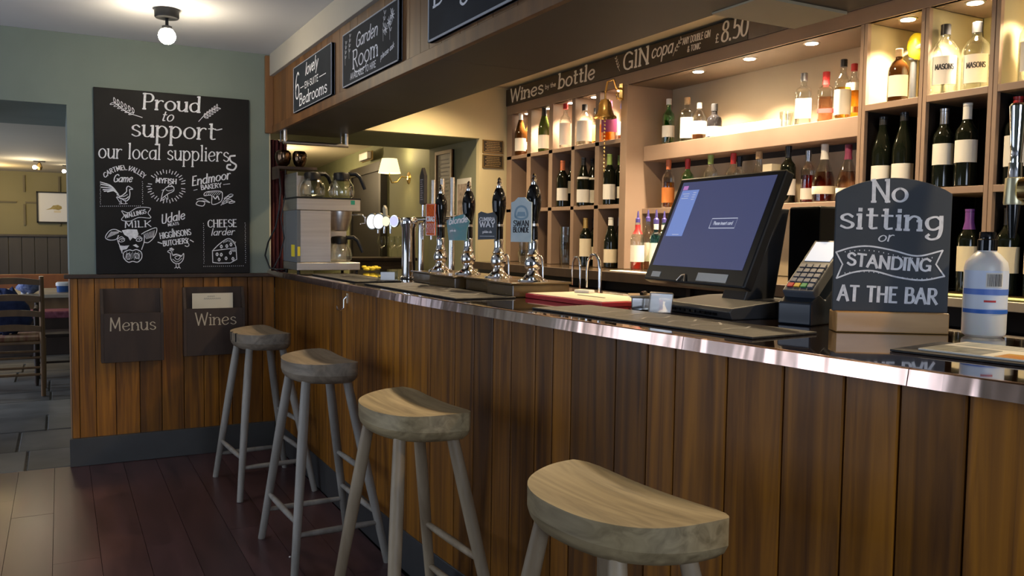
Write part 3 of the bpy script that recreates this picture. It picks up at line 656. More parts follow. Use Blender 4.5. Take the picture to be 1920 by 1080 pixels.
# cheese
j.curve([(1098,850),(1160,790),(1240,740),(1290,765),(1315,820)],7); j.stroke([(1098,850),(1315,825)],7); j.stroke([(1098,850),(1100,955)],7); j.stroke([(1315,825),(1320,930)],7); j.stroke([(1100,955),(1150,962),(1260,962),(1320,930)],7)
for a,b in ((1140,882),(1178,886),(1262,870),(1158,930),(1222,920),(1285,925),(1180,812),(1230,808),(1268,795)):
    j.curve([(a-9,b),(a,b-13),(a+9,b),(a,b+13),(a-9,b)],9,0,True)
for q in range(9): j.stroke([(1200+q*13,765+abs(q-3)*5),(1208+q*13,750+abs(q-3)*4)],4)
for q in range(8): j.stroke([(1262+q*7,838),(1268+q*7,860)],3)
j.build(chalk,t)
# menu holders ----------------------------------------------------------------
def holder(label,x,W,z0,z1,word,tx):
    t=thing('menu_holder',label,'rack',(x,YW-.022,z0)); H=z1-z0
    bx(-W/2,W/2,-.012,0,0,H).build('back_board',darkw,t,bevel=.002)
    for s in (-1,1):
        M().prism([(-.012,0),(-.075,.0),(-.075,.285),(-.03,H),(-.012,H)],s*(W/2)-.008*s-.008,s*(W/2)-.008*s+.008,lambda a,b,c:(c,a,b)).build('side_board',darkw,t,bevel=.0015)
    bx(-W/2+.016,W/2-.016,-.075,-.063,0,.285).build('front_board',darkw,t,bevel=.0015); bx(-W/2+.016,W/2-.016,-.063,-.012,0,.012).build('bottom_board',darkw,t)
    ik=Ink(lambda a,b,h:(a,-.075-h,b)); ik.text(word,tx[0],.185,tx[1],.185,.075,.0075,.5,0,.09); ik.build('lettering',creamink,t); return t
holder('dark wooden wall pocket lettered Menus, empty',.365,.335,.600,1.025,'Menus',(-.125,.125))
holder('dark wooden wall pocket lettered Wines, holding a cream card',.822,.355,.615,1.027,'Wines',(-.115,.125))
t=thing('menu_card','cream printed card standing in the wooden pocket lettered Wines','card',(.815,YW-.058,.645)); bx(-.118,.118,-.002,.002,0,.345).build('card',labelc,t)
ik=Ink(lambda a,b,h:(a,-.002-h,b)); 
for k,(z,n) in enumerate(((.308,9),(.322,4))):
    for q in range(n): ik.curve([(-.05+q*.011+k*.02,z),(-.046+q*.011+k*.02,z+.007),(-.042+q*.011+k*.02,z)],.0018)
ik.build('print',mat('ink_grey',(.2,.2,.18),.8),t)
# coat hook on the bar front
t=thing('coat_hook','small chrome coat hook screwed to the bar planks near the far end','hook',(1.203,3.91,1.03))
M().tube([(-.004,0,.035),(-.02,0,.02),(-.02,0,-.02),(-.035,0,-.035),(-.05,0,-.025),(-.052,0,-.008)],.0045).build('hook',chrome,t); bx(-.004,0,-.009,.009,.0,.05).build('mounting_plate',chrome,t,bevel=.001)
# ================================================================ STOOLS
def stool(label,x,y,rz,dark,proto=[None]):
    sw,lw=(stoolw2,legw2) if dark else (stoolw,legw)
    t=thing('bar_stool',label,'stool',(x,y,0),rz,'saddle seat bar stools')
    HW,H0,TH=.240,.838,.085
    out=[]; n=40
    for i in range(n+1):       # curved customer side, from +y tip round -x to -y tip
        a=PI/2+PI*i/n; c,s=math.cos(a),math.sin(a); out.append((.062-.222*abs(c)**.86, HW*math.copysign(abs(s)**.80,s)))
    for q in (-.985,-.95,-.88,-.75,-.5,-.25,0,.25,.5,.75,.88,.95,.985): out.append((.062+.032*(1-abs(q)**9),HW*q))
    cx,cy=-.02,0
    def ring(sc,z,top=False):
        o=[]
        for a,b in out:
            X,Y=cx+(a-cx)*sc,cy+(b-cy)*sc; zz=z
            if top: q=(abs(Y)/HW); dip=.015*(1-q**2)*max(0,1-abs(X-.02)/.16); zz=H0+.004*q*q-.006*max(0,-X/.16)-dip
            o.append((X,Y,zz))
        return o
    g=M(); zb=H0-TH
    g.rings([ring(.78,zb-.002),ring(.90,zb+.006),ring(.97,zb+.020),ring(1,zb+.036)],cap1=False); 
    g.rings([ring(1,zb+.036),ring(1.0,0,True)],False,False)
    g.rings([ring(1.0,0,True),ring(.985,0,True),ring(.8,0,True),ring(.6,0,True),ring(.4,0,True),ring(.2,0,True),ring(.02,0,True)],False,True)
    g.build('seat',sw,t)
    feet={}
    for sx in (-1,1):
        for sy in (-1,1):
            a=Vector((-.02+sx*.085,sy*.120,zb+.012)); b=Vector((sx*.195,sy*.262,0)); feet[sx,sy]=(a,b)
            P=[a.lerp(b,k/8) for k in range(9)]; M().tube(P,[.0185,.020,.0205,.0205,.0195,.0185,.0175,.0165,.0155],14).build('leg',lw,t)
    def at(k,z): a,b=feet[k]; q=(a.z-z)/(a.z-b.z); return a.lerp(b,q)
    for k1,k2,z in (((-1,-1),(-1,1),.21),((1,-1),(1,1),.37),((1,-1),(1,1),.205),((-1,1),(1,1),.135),((-1,-1),(1,-1),.165)):
        a,b=at(k1,z),at(k2,z); M().tube([a.lerp(b,q/6) for q in range(7)],[.009,.0115,.0125,.013,.0125,.0115,.009],12).build('rung',lw,t)
    return t
stool('light oak bar stool with a smooth saddle seat, closest to the camera',1.008,1.405,R(5),0)
stool('light oak bar stool, second nearest, with sunlight glinting across its saddle seat',.975,2.46,R(3),0)
stool('weathered bar stool with grey legs, third from the camera and second from the wall',.975,3.53,R(2),1)
s1=stool('dark cracked bar stool farthest from the camera, by the wall pocket lettered Wines',.955,4.62,R(4),1)
g=M(); 
for a,z in ((-.06,0),(.03,0)): g.box(-.162,-.150,a,a+.004,.79,.835)
g.build('seat_crack',blackp,s1)
# ================================================================ BOTTLES
TOCAM=lambda x,y: math.atan2(-y,-x)
PR={'bordeaux':([(.034,0),(.037,.004),(.037,.188),(.034,.203),(.022,.222),(.0150,.238),(.0138,.285),(.0155,.287),(.0155,.298)],.037,.298),
'burgundy':([(.036,0),(.040,.005),(.040,.150),(.037,.172),(.026,.212),(.0165,.245),(.0140,.285),(.0158,.287),(.0158,.298)],.040,.298),
'spirit':([(.035,0),(.038,.005),(.038,.175),(.034,.192),(.018,.212),(.0140,.225),(.0140,.262)],.038,.262),
'square':([(.032,0),(.035,.004),(.035,.150),(.031,.165),(.015,.178),(.0135,.190),(.0135,.215)],.035,.215),
'flask':([(.038,0),(.048,.006),(.052,.05),(.050,.09),(.034,.145),(.018,.190),(.0145,.215),(.0145,.235)],.052,.235),
'apothecary':([(.042,0),(.046,.005),(.046,.130),(.043,.152),(.030,.176),(.017,.188),(.0150,.196),(.0150,.214)],.046,.214),
'taper':([(.040,0),(.043,.004),(.034,.17),(.022,.205),(.0145,.228),(.0140,.262)],.040,.262),
'jar':([(.036,0),(.039,.004),(.039,.085),(.034,.105),(.016,.120),(.0145,.135),(.0145,.150)],.039,.150)}
_bc={}
def rprof(prof,z):
    for (a,p),(b,q) in zip(prof,prof[1:]):
        if p<=z<=q: return a+(b-a)*((z-p)/(q-p) if q>p else 0)
    return prof[-1][0]
def bottle(label,x,y,z,kind,gl,cap=None,lab=labelm,lz=(.05,.13),liquid=None,lev=.8,sc=1,capz=None,pour=False,flat_=1,jit=0,span=150,group=None,nlab=None,word=None,name=None):
    prof,Rr,H=PR[kind]; ex=7 if kind=='square' else 2; n=16 if kind!='square' else 24
    t=thing(name or ('wine_bottle' if kind in('bordeaux','burgundy') else 'bottle'),label,'bottle',(x,y,z),TOCAM(x,y)+jit-PI,group)
    t.scale=(sc,sc,sc)
    def part(nm,key,fn,m):
        k=(nm,kind,key,m.name)
        if k not in _bc: _bc[k]=fn().mesh(nm,m)
        o=bpy.data.objects.new(nm,_bc[k]); COL.objects.link(o); o.parent=t; return o
    part('glass_body',flat_,lambda:M().lathe(prof,n,ex=ex,sy=flat_),gl)
    if liquid:
        lv=PR[kind][0]; top=H*.72*lev
        lp=[(max(.004,rprof(prof,q)-.003),q) for q in (.006,.02,.05,top*.5,top*.8,top)]; lp=sorted(set([p for p in lp if p[1]<=top]),key=lambda p:p[1])
        part('liquid',(flat_,lev),lambda:M().lathe(lp,n,ex=ex,sy=flat_),liquid)
    def patch(z0,z1,sp,off):
        g=M(); N_=14; rs=[]
        for zz in (z0,(z0+z1)/2,z1):
            row=[]
            for i in range(N_+1):
                a=PI+R(sp)*(i/N_-.5); c,d=math.cos(a),math.sin(a); k=(abs(c)**ex+abs(d)**ex)**(-1/ex); rr=rprof(prof,zz)+off
                row.append((rr*k*c,rr*k*d*flat_,zz))
            rs.append(row)
        return g.rings(rs,False,False,True,False)
    if lab: 
        part('paper_label',(lz,span,flat_),lambda:patch(lz[0],lz[1],span,.0008),lab)
    if nlab: part('neck_label',(nlab[0],nlab[1],flat_),lambda:patch(nlab[0],nlab[1],200,.0008),nlab[2])
    if word:
        rr=Rr+.0008
        ik=Ink(lambda a,b,h:(-(rr+h)*math.cos(a/rr),-(rr+h)*math.sin(a/rr),b)) if ex==2 else Ink(lambda a,b,h:(-(rr+h),-a,b))
        for s,x0,x1,zz,hh,ww in word[0]: ik.text(s,x0,zz,x1,zz,hh,ww,.2,0,0)
        if len(word)>2:
            a,b,c,d=word[2]; ik.stroke([(a,c),(b,c),(b,d),(a,d),(a,c)],.0012)
        ik.build('print',word[1],t)
    if cap is not None:
        c0=capz if capz else H-.03
        cp=[(rprof(prof,q)+.0007,q) for q in (c0,c0+.4*(H-c0),H-.012,H)]
        if kind not in('bordeaux','burgundy'): cp=[(.0165,H-.012),(.0165,H+.022),(.015,H+.024)]
        part('foil_capsule' if kind in('bordeaux','burgundy') else 'cap',(c0,),lambda:M().lathe(cp,16),cap)
    if pour:
        part('pourer',0,lambda:M().lathe([(.013,H),(.013,H+.02),(.007,H+.026),(.005,H+.05),(.003,H+.062)],12),mat('pourer_violet',(.10,.08,.30),.25,.3))
    return t
cp_w=mat('cap_white',(.7,.69,.66),.4); cp_g=mat('foil_gold',(.55,.36,.12),.35,.7); cp_r=mat('foil_red',(.45,.03,.03),.35); cp_o=mat('foil_orange',(.62,.18,.07),.4); cp_b=mat('foil_black',(.02,.02,.022),.3)
cp_gr=mat('foil_green',(.25,.36,.10),.4); cp_s=mat('foil_silver',(.55,.57,.62),.25,.9); cp_p=mat('foil_purple',(.16,.05,.26),.35); cp_c=noisy('cork',(.42,.28,.15),(.52,.36,.2),(80,80,80),.8,3); cp_wi=mat('foil_wine',(.22,.04,.10),.35)
inkb=mat('ink_black',(.02,.02,.025),.7); inkr=mat('ink_red',(.5,.03,.03),.6); inky=mat('ink_gold',(.6,.42,.1),.6)
lab_y=mat('label_yellow',(.70,.50,.10),.6); lab_p=mat('label_purple',(.20,.03,.12),.5); lab_b=mat('label_black',(.015,.015,.02),.5); lab_o=mat('label_orange',(.65,.22,.05),.6)
ZA,ZB_,ZC=1.931,1.555,1.181
# top row of wine cells
bottle('green wine bottle with white label in the first top cell by the notices',2.89,5.313,ZA,'burgundy',amberg,cp_w,capz=.25,lz=(.03,.12))
bottle('dark bottle half hidden behind another in the first top cell',2.965,5.328,ZA,'bordeaux',amberg,cp_g,lab=labelc,lz=(.05,.11),sc=.9)
bottle('olive green wine bottle with white label in the second top cell',2.89,4.983,ZA,'burgundy',winegr,cp_b,capz=.24,lz=(.02,.11))
bottle('clear bottle with an orange red top and white label in the third top cell',2.89,4.71,ZA,'spirit',glass,cp_r,lz=(.02,.16),liquid=water,span=170)
bottle('clear broad bottle with black stopper in the fourth top cell',2.885,4.475,ZA,'apothecary',glass,cp_b,lz=(.02,.14),liquid=water,sc=1.05)
bottle('yellow labelled bottle behind the clear broad bottle in the fourth top cell',2.985,4.495,ZA,'square',glass,cp_b,lab=lab_y,lz=(.03,.13),liquid=gold)
bottle('squat amber spirit bottle with deep purple label, behind the brass bell',2.885,4.205,ZA,'apothecary',glass,cp_wi,lab=lab_p,lz=(.05,.13),liquid=amber,span=200)
bottle('clear bottle with blue top in the fifth top cell, beside the purple label',2.985,4.212,ZA,'spirit',glass,mat('cap_blue',(.05,.08,.35),.4),lz=(.05,.15),liquid=pink,sc=.8)
# middle row
bottle('dark wine bottle with orange foil in the third middle cell',2.885,4.725,ZB_,'bordeaux',winedk,cp_o,capz=.235,lz=(.04,.12))
bottle('dark wine bottle behind the orange foil bottle',2.97,4.748,ZB_,'bordeaux',winedk,cp_b,capz=.24,lz=(.09,.17))
bottle('burgundy shaped bottle with grey foil in the fourth middle cell, left of the pair',2.88,4.47,ZB_,'burgundy',winedk,cp_b,capz=.25,lz=(.02,.10),nlab=(.165,.178,labelm))
bottle('burgundy shaped bottle in the fourth middle cell, right of the pair',2.965,4.492,ZB_,'burgundy',winedk,cp_b,capz=.25,lz=(.02,.10),nlab=(.165,.178,labelm))
bottle('wine bottle with pale green foil below the brass bell',2.885,4.193,ZB_,'bordeaux',winedk,cp_gr,capz=.235,lz=(.03,.12))
bottle('wine bottle with green foil tucked behind its pale green foiled neighbour',2.975,4.213,ZB_,'bordeaux',winedk,cp_gr,capz=.24,lz=(.04,.11))
# bottom row
bottle('dark wine bottle with gold foil and tall cream label in the bottom cells',2.885,4.44,ZC,'bordeaux',winedk,cp_g,capz=.235,lz=(.06,.17),lab=labelc)
bottle('dark wine bottle behind the gold foiled one in the bottom cells',2.975,4.475,ZC,'bordeaux',winedk,cp_b,capz=.24,lz=(.04,.12),lab=labelc)
bottle('dark wine bottle with white foil in the last bottom cell',2.885,4.167,ZC,'burgundy',winedk,cp_w,capz=.25,lz=(.03,.11),lab=labelc)
bottle('wine bottle with silver foil half hidden at the edge of the last bottom cell',2.978,4.205,ZC,'burgundy',winedk,cp_s,capz=.25,lz=(.03,.11),lab=labelc)
bottle('green bottle with white cap and a red seal, left end of the lit niche',3.06,3.87,1.886,'spirit',glassg,cp_w,lz=(.05,.12),liquid=liq('green',(.25,.75,.18)),sc=.92)
# lit niche
bottle('tall clear square bottle with cork stopper on the lit niche shelf',3.04,3.685,1.886,'square',glass,cp_c,lz=(.02,.13),liquid=water,sc=1.02)
bottle('clear round bottle with white cap and pinkish liquid in the lit niche',3.05,3.595,1.886,'apothecary',glass,cp_w,lz=(.04,.12),liquid=pink,sc=.86)
bottle('black dumpy bottle with a slanted pale label in the lit niche',3.05,3.475,1.886,'jar',mat('black_glass',(.012,.011,.012),.08),cp_b,lz=(.01,.06),sc=1.05)
bottle('square clear silver capped bottle, first of the right hand group in the lit niche',3.03,2.85,1.886,'square',glass,cp_s,lz=(.03,.12),liquid=water)
bottle('square clear bottle with a bright red neck and peach liquid in the lit niche',3.09,2.775,1.886,'square',glass,cp_r,lz=(.05,.07),liquid=pink,lab=mat('label_red',(.6,.03,.03),.5),nlab=(.18,.214,mat('label_red',(.6,.03,.03),.5)))
bottle('tall clear bottle with big white label and black cap, right end of the lit niche',3.01,2.61,1.886,'spirit',glass,cp_b,lz=(.02,.14),liquid=gold,sc=.9,span=170)
bottle('amber rum shaped bottle with red cap, last in the lit niche by the divider',3.10,2.63,1.886,'spirit',glass,cp_r,lab=lab_o,lz=(.04,.07),liquid=amber,sc=.88,nlab=(.15,.19,labelm))
t=thing('display_step','long white display step on the lit niche shelf','step',(3.02,3.20,1.886)); bx(-.03,.06,-.20,.20,0,.045).build('step',whitep,t,bevel=.003)
for i,(xx,yy) in enumerate(((3.03,2.95),(3.10,2.98))):
    o=M().lathe([(.022,0),(.028,.004),(.033,.075),(.031,.075),(.026,.008),(.001,.006)],14,cap1=False).build('tumbler',glass,loc=(xx,yy,1.886)); tag(o,['front','rear'][i]+' small clear tumbler beside the white display step','glass')
# second shelf
Z2=1.531
S2=[(3.03,3.82,'spirit',glass,cp_o,lab_o,(.03,.12),amber,'whisky style bottle with orange foil and orange label, left end of the second shelf',.95),
(3.05,3.68,'spirit',glassg,cp_r,labelc,(.04,.13),gold,'green glass bottle with red cap on the second shelf, left of the till',.93),
(3.03,3.47,'spirit',glass,cp_gr,labelm,(.04,.12),gold,'bottle with dull green foil showing above the till, leftmost neck',.98),
(3.03,3.30,'spirit',glass,cp_r,labelm,(.04,.12),amber,'bottle with red cap showing above the till',.93),
(3.11,3.34,'spirit',glass,cp_b,labelm,(.04,.12),water,'bottle with black cap behind the red capped one above the till',.9),
(3.03,3.12,'flask',glass,cp_c,labelc,(.04,.10),cog,'broad bottle with cork and foil neck above the middle of the till',1.0),
(3.03,2.93,'spirit',winedk,cp_b,labelm,(.04,.12),None,'dark necked bottle above the right of the till',.95),
(3.06,2.835,'spirit',glass,cp_s,labelm,(.02,.08),reddy,'orange red spirit bottle at the right edge of the till',.85),
(3.03,2.715,'flask',glass,cp_w,labelc,(.035,.07),cog,'wide flask shaped cognac bottle with long white neck on the second shelf',1.0),
(3.03,2.585,'flask',glass,cp_wi,labelm,(.02,.06),pink,'clear bottle with plum foil above the standing sign corner',.95),
(3.12,2.50,'spirit',glass,cp_b,labelm,(.07,.13),water,'slim clear bottle at the right end of the second shelf',.85)]
for a,b,k,gl,cp_,lb_,lz,lq,d,s in S2:
    o=bottle(d,a,b,Z2,k,gl,cp_,lab=lb_,lz=lz,liquid=lq,sc=s,nlab=(.226,.255,cp_) if k=='spirit' else ((.19,.234,cp_) if 'cognac' in d or 'plum' in d else None))
t=thing('carton','small cream carton lying on the second shelf above the till','box',(3.02,3.025,1.531)); bx(-.03,.03,-.03,.03,0,.19).build('carton_body',labelc,t,bevel=.002)
# speed pourers on the counter
bottle('clear bottle with red neck and violet pourer, left of the till',2.76,3.731,ZC,'spirit',glass,None,lz=(.05,.14),liquid=reddy,lev=.5,pour=True,nlab=(.20,.25,cp_r))
bottle('pale pink bottle with violet pourer, left of the till',2.85,3.76,ZC,'spirit',glass,None,lab=labelc,lz=(.05,.15),liquid=pink,pour=True,sc=1.03)
bottle('blue square gin bottle with violet pourer left of the till',2.755,3.565,ZC,'square',glassb,None,lz=(.02,.13),liquid=liq('blue',(.30,.75,.88)),pour=True,sc=1.18,nlab=(.19,.214,labelm),flat_=.75)
bottle('green tinted bottle with violet pourer, nearest the till screen',2.86,3.632,ZC,'spirit',glassg,None,lz=(.05,.13),pour=True,nlab=(.225,.25,labelm))
bottle('clear bottle with dark lettered label behind the card reader, left of three',2.86,2.585,ZC,'apothecary',glass,cp_p,lab=lab_b,lz=(.05,.10),liquid=gold,sc=1.15,word=([('ROL',-.03,.03,.06,.026,.005)],inky))
bottle('clear bottle with gold lettered pale label behind the card reader, middle of three',2.99,2.64,ZC,'spirit',glass,cp_b,lz=(.05,.11),liquid=gold,sc=1.05)
bottle('pale bottle behind the card reader beside the standing sign',2.88,2.49,ZC,'spirit',glass,cp_w,lz=(.05,.11),liquid=gold)
# right hand cubbies
bottle('brown apothecary bottle with white label in the top right cubbies',2.90,2.25,1.904,'apothecary',amberg,cp_c,lz=(.02,.115),sc=.86,span=120)
MW=([('MASONS',-.030,.030,.080,.017,.0035)],inkb,(-.040,.040,.030,.125))
bottle('big clear gin bottle lettered MASONS, left of the pair in the top cubby',2.90,2.055,1.904,'apothecary',glass,cp_b,lz=(.030,.125),liquid=water,sc=1.08,word=MW,span=104,lab=labelm)
bottle('big clear gin bottle lettered MASONS, right of the pair, beside the divider',2.965,1.975,1.904,'apothecary',glass,cp_b,lz=(.030,.125),liquid=water,sc=1.08,word=MW,span=104,lab=labelm)
bottle('clear round shouldered bottle with white label at the right edge, top cubby',2.92,1.735,1.904,'apothecary',glass,cp_b,lz=(.03,.12),liquid=water,sc=1.1,span=110)
bottle('slim dark wine bottle behind the top of the standing sign, left one',2.90,2.31,1.561,'burgundy',winedk,cp_b,capz=.265,lz=(.03,.10),sc=.98)
bottle('slim dark wine bottle behind the top of the standing sign, right one',2.90,2.215,1.561,'burgundy',winedk,cp_b,capz=.265,lz=(.03,.10),sc=1.0)
bottle('wine bottle with silver screw cap and pale blue edged label, right of the standing sign',2.89,2.038,1.561,'bordeaux',winedk,cp_s,capz=.24,lz=(.085,.165),sc=.97)
bottle('wine bottle with white screw cap beside the silver capped one',2.89,1.948,1.561,'bordeaux',winedk,cp_w,capz=.24,lz=(.085,.165),sc=1.0)
bottle('wine bottle with pale label directly behind the chrome tap handle',2.90,1.772,1.561,'bordeaux',winedk,cp_r,capz=.24,lz=(.06,.165))
bottle('dark wine bottle at the far right of the middle cubbies',2.90,1.66,1.561,'bordeaux',winedk,cp_b,capz=.24,lz=(.06,.15))
bottle('dark wine bottle partly hidden by the right side of the standing sign',2.88,2.035,ZC,'bordeaux',winedk,cp_b,capz=.24,lz=(.05,.15),lab=labelc)
bottle('wine bottle with purple foil and cream label left of the sanitiser',2.88,1.915,ZC,'bordeaux',winedk,cp_p,capz=.225,lz=(.075,.165),lab=labelc)
bottle('wine bottle with cream label right behind the sanitiser bottle',2.88,1.772,ZC,'bordeaux',winedk,cp_b,capz=.24,lz=(.075,.165),lab=labelc)
bottle('dark wine bottle at the right edge of the bottom cubbies',2.88,1.672,ZC,'bordeaux',winedk,cp_b,capz=.24,lz=(.075,.165),lab=labelc)
# citrus press
t=thing('citrus_press','yellow and grey citrus press standing in the first top right cubby','press',(3.04,2.29,1.904))
M().lathe([(.045,0),(.045,.02),(.014,.03),(.012,.18),(.02,.185),(.02,.21)],14).build('stand',greyp,t); M().ball((0,-.01,.235),.04,sc=(.9,.9,1.4)).build('yellow_dome',mat('lemon_yellow',(.80,.62,.02),.35),t)
M().tube([(-.01,.07,.20),(-.02,.02,.215),(-.02,-.06,.235)],.010).build('lever',steel,t)
# glasses in the lower left cells
for i,(xx,yy) in enumerate(((2.90,4.70),(2.90,5.28),(2.72,4.93))):
    h=(.24,.12,.15)[i]; g=M()
    for q in range((3,1,2)[i]): z0=q*.05; g.lathe([(.026,z0),(.030,z0+.01),(.036,z0+h*.6),(.034,z0+h*.6),(.026,z0+.014),(.001,z0+.012)],14,cap1=False)
    tag(g.build('stacked_glasses',glass,loc=(xx,yy,ZC)),['stack of clear glasses in the third bottom wine cell','clear glass in the first bottom wine cell','stack of clear glasses on the back counter behind the pump clips'][i],'glass')
# ================================================================ ON THE BAR
ZT_=1.1265
# bell
t=thing('bell','brass bell hanging from a scrolled brass bracket beside the wine cells','bell',(2.735,4.03,2.035)); t.scale=(1.35,1.35,1.35)
M().lathe([(.050,0),(.048,.006),(.038,.014),(.030,.035),(.027,.060),(.018,.075),(.004,.080)],24,cap0=False).build('bell_cup',brass,t); M().tube([(0,0,.08),(0,0,.105)],.004).build('hanger',brass,t); M().ball((0,0,.002),.008).build('clapper',dkbrass,t)
M().tube([(0,0,.105),(.01,0,.150),(.04,0,.165),(.055,0,.125),(.079,0,.13)],.005).build('bracket',brass,t); g=M(); g.box(.078,.085,-.012,.012,.08,.15); g.build('bracket_plate',brass,t)
M().tube([(.079,0,.09),(.06,0,.085),(.055,0,.105),(.068,0,.11)],.0035).build('scroll',brass,t)
g=M(); [g.ball((0,0,-.012-.016*i),.004,8,6,(1,1,1.6)) for i in range(14)]; g.build('pull_chain',brass,t,kind='stuff')
# hand pumps
def clip_frame(): pass
cl=[('tall orange and red pump clip',.052,.155,'o'),('teal and grey shaped pump clip with white script',.09,.10,'t'),('dark slate pump clip lettered Cumbria Way',.082,.105,'d'),('pale blue pump clip lettered Swan Blonde',.088,.17,'p')]
for i,(yy,(dl,cw,chh,kd)) in enumerate(zip((3.85,3.53,3.225,2.925),cl)):
    pbx=thing('pump_plinth',['varnished wooden plinth under the beer pump with the orange clip','varnished wooden plinth under the beer pump with the teal clip','varnished wooden plinth under the beer pump with the dark slate clip','varnished wooden plinth under the beer pump with the pale blue clip'][i],'plinth',(1.665,yy-.02,ZT_))
    dx=.0 if i%2==0 else -.035
    e0=-.065 if i==3 else -.135; bx(-.11+dx,.11,e0,.155 if i%2 else .135,0,.048).build('plinth_block',pumpbox,pbx,bevel=.004); bx(-.122+dx,.12,e0-.005,.14,.048,.056).build('plinth_cap',pumpbox,pbx,bevel=.003)
    t=thing('beer_pump','black and chrome beer pump with '+dl,'beer pump',(1.655,yy,ZT_+.0565))
    M().lathe([(.060,0),(.058,.006),(.040,.014),(.026,.028),(.021,.042),(.030,.052),(.034,.070),(.030,.088),(.022,.098),(.026,.106),(.022,.114),(.018,.135),(.021,.158),(.018,.165)],24).build('chrome_base',chrome,t)
    M().lathe([(.019,.165),(.019,.215),(.017,.225),(.022,.255),(.029,.295),(.0305,.320),(.028,.345),(.018,.375),(.012,.382)],20).build('handle',blackg,t)
    M().lathe([(.013,.382),(.013,.390),(.007,.394),(.011,.402),(.007,.410),(.009,.417),(.003,.426)],14).build('finial',chrome,t)
    M().lathe([(.0205,.218),(.0205,.228)],16).build('collar',steel,t)
    ca=-52; c=bpy.data.objects.new('pump_clip',None)
    rot=Matrix.Rotation(R(ca),3,'Z'); off=rot@Vector((-.035,-.036,0)); zc=(.175,.155,.16,.155)[i]
    fn=lambda a,b,h:tuple((rot@Vector((a,-h,0)))+off+Vector((0,0,b+zc)))
    if kd=='t': poly=[(-.045,.0),(.045,.0),(.05,.06),(.062,.085),(.05,.10),(.03,.12),(.0,.112),(-.03,.10),(-.058,.09),(-.052,.05)]
    elif kd=='p': poly=[(-.044,0),(.044,0),(.044,.155),(.03,.16),(.015,.175),(-.015,.175),(-.03,.16),(-.044,.155)]
    elif kd=='d': poly=[(-.044,.0),(.044,.004),(.044,.10),(.03,.118),(.0,.112),(-.03,.12),(-.044,.112)]
    else: poly=[(-.026,0),(.026,0),(.026,.155),(-.026,.155)]
    spec0=1; cm={'o':noisy('clip_orange',(.50,.04,.005),(.75,.15,.02),(60,60,30),.9,4,dist=3),'t':noisy('clip_teal',(.05,.32,.34),(.25,.30,.34),(14,14,14),.8,2),'d':mat('clip_slate',(.028,.035,.045),.45),'p':noisy('clip_pale_blue',(.42,.55,.60),(.62,.70,.72),(12,12,12),.8,3)}[kd]
    pc=M().prism(poly,0,.006,fn).build('pump_clip',cm,t)
    ik=Ink(lambda a,b,h:fn(a,b,.006+h))
    if kd=='o': ik.text('CRAG',-.021,.070,.021,.070,.022,.0045,.2,0,0); ik.stroke([(-.024,.002),(.024,.002),(.024,.153),(-.024,.153),(-.024,.002)],.003); [ik.curve([(-.018+.009*q,.012),(-.014+.009*q,.03),(-.020+.009*q,.045),(-.014+.009*q,.06)],.002) for q in range(5)]
    if kd=='t': ik.text('blonde',-.045,.072,.05,.085,.03,.006,.2,.3,0); ik.text('pale ale',-.038,.04,-.008,.04,.010,.002,.1,0,0)
    if kd=='d': ik.text('CUMBRIA',-.036,.080,.036,.080,.015,.003,.1,0,0); ik.text('WAY',-.036,.055,.036,.055,.022,.005,.1,0,0); ik.text('golden ale',-.022,.030,.022,.030,.010,.0018,.1,0,0); ik.stroke([(-.034,.016),(.034,.016)],.0015)
    o=ik.build('clip_lettering',chalk,pc)
    if kd=='p':
        ik=Ink(lambda a,b,h:fn(a,b,.006+h)); ik.text('SWAN',-.033,.062,.033,.062,.022,.0042,.3,0,0); ik.text('BLONDE',-.034,.038,.034,.038,.020,.0038,.3,0,0)
        o.data=ik.m.mesh('clip_lettering',inkb)
        ik=Ink(lambda a,b,h:fn(a,b,.006+h)); ik.curve([(-.025,.10),(0,.09),(.025,.10),(.02,.13),(0,.14),(-.02,.13),(-.025,.10)],.008,0,True); ik.fill([(-.02,.10),(.02,.10),(.015,.118),(-.015,.118)]); ik.build('clip_emblem',mat('ink_blue',(.25,.38,.48),.8),pc)
def swan(label,y,x=1.92,z0=ZT_,h=.145,w=.03,rr=.0045):
    t=thing('swan_neck_spout',label,'spout',(x,y,z0))
    M().tube([(0,-w,0),(0,-w,h*.65),(0,-w*.85,h*.86),(0,-w*.35,h),(0,w*.35,h),(0,w*.85,h*.84),(0,w,h*.6),(0,w,h*.2)],rr,10).build('pipe',chrome,t); M().lathe([(.014,0),(.014,.008),(.007,.012)],12,cy=-w).build('foot',chrome,t); return t
swan('bent chrome spout between the second and third beer pumps',3.66); swan('bent chrome spout behind the third beer pump',3.33); swan('bent chrome spout behind the last beer pump',3.02,h=.15)
swan('tall bent chrome spout standing right of the last beer pump, by the red tray',2.92,x=1.955,h=.165,w=.042,rr=.006) if 0 else swan('tall bent chrome spout right of the last beer pump, above the red tray',2.80,x=1.86,h=.165,w=.045,rr=.0065)
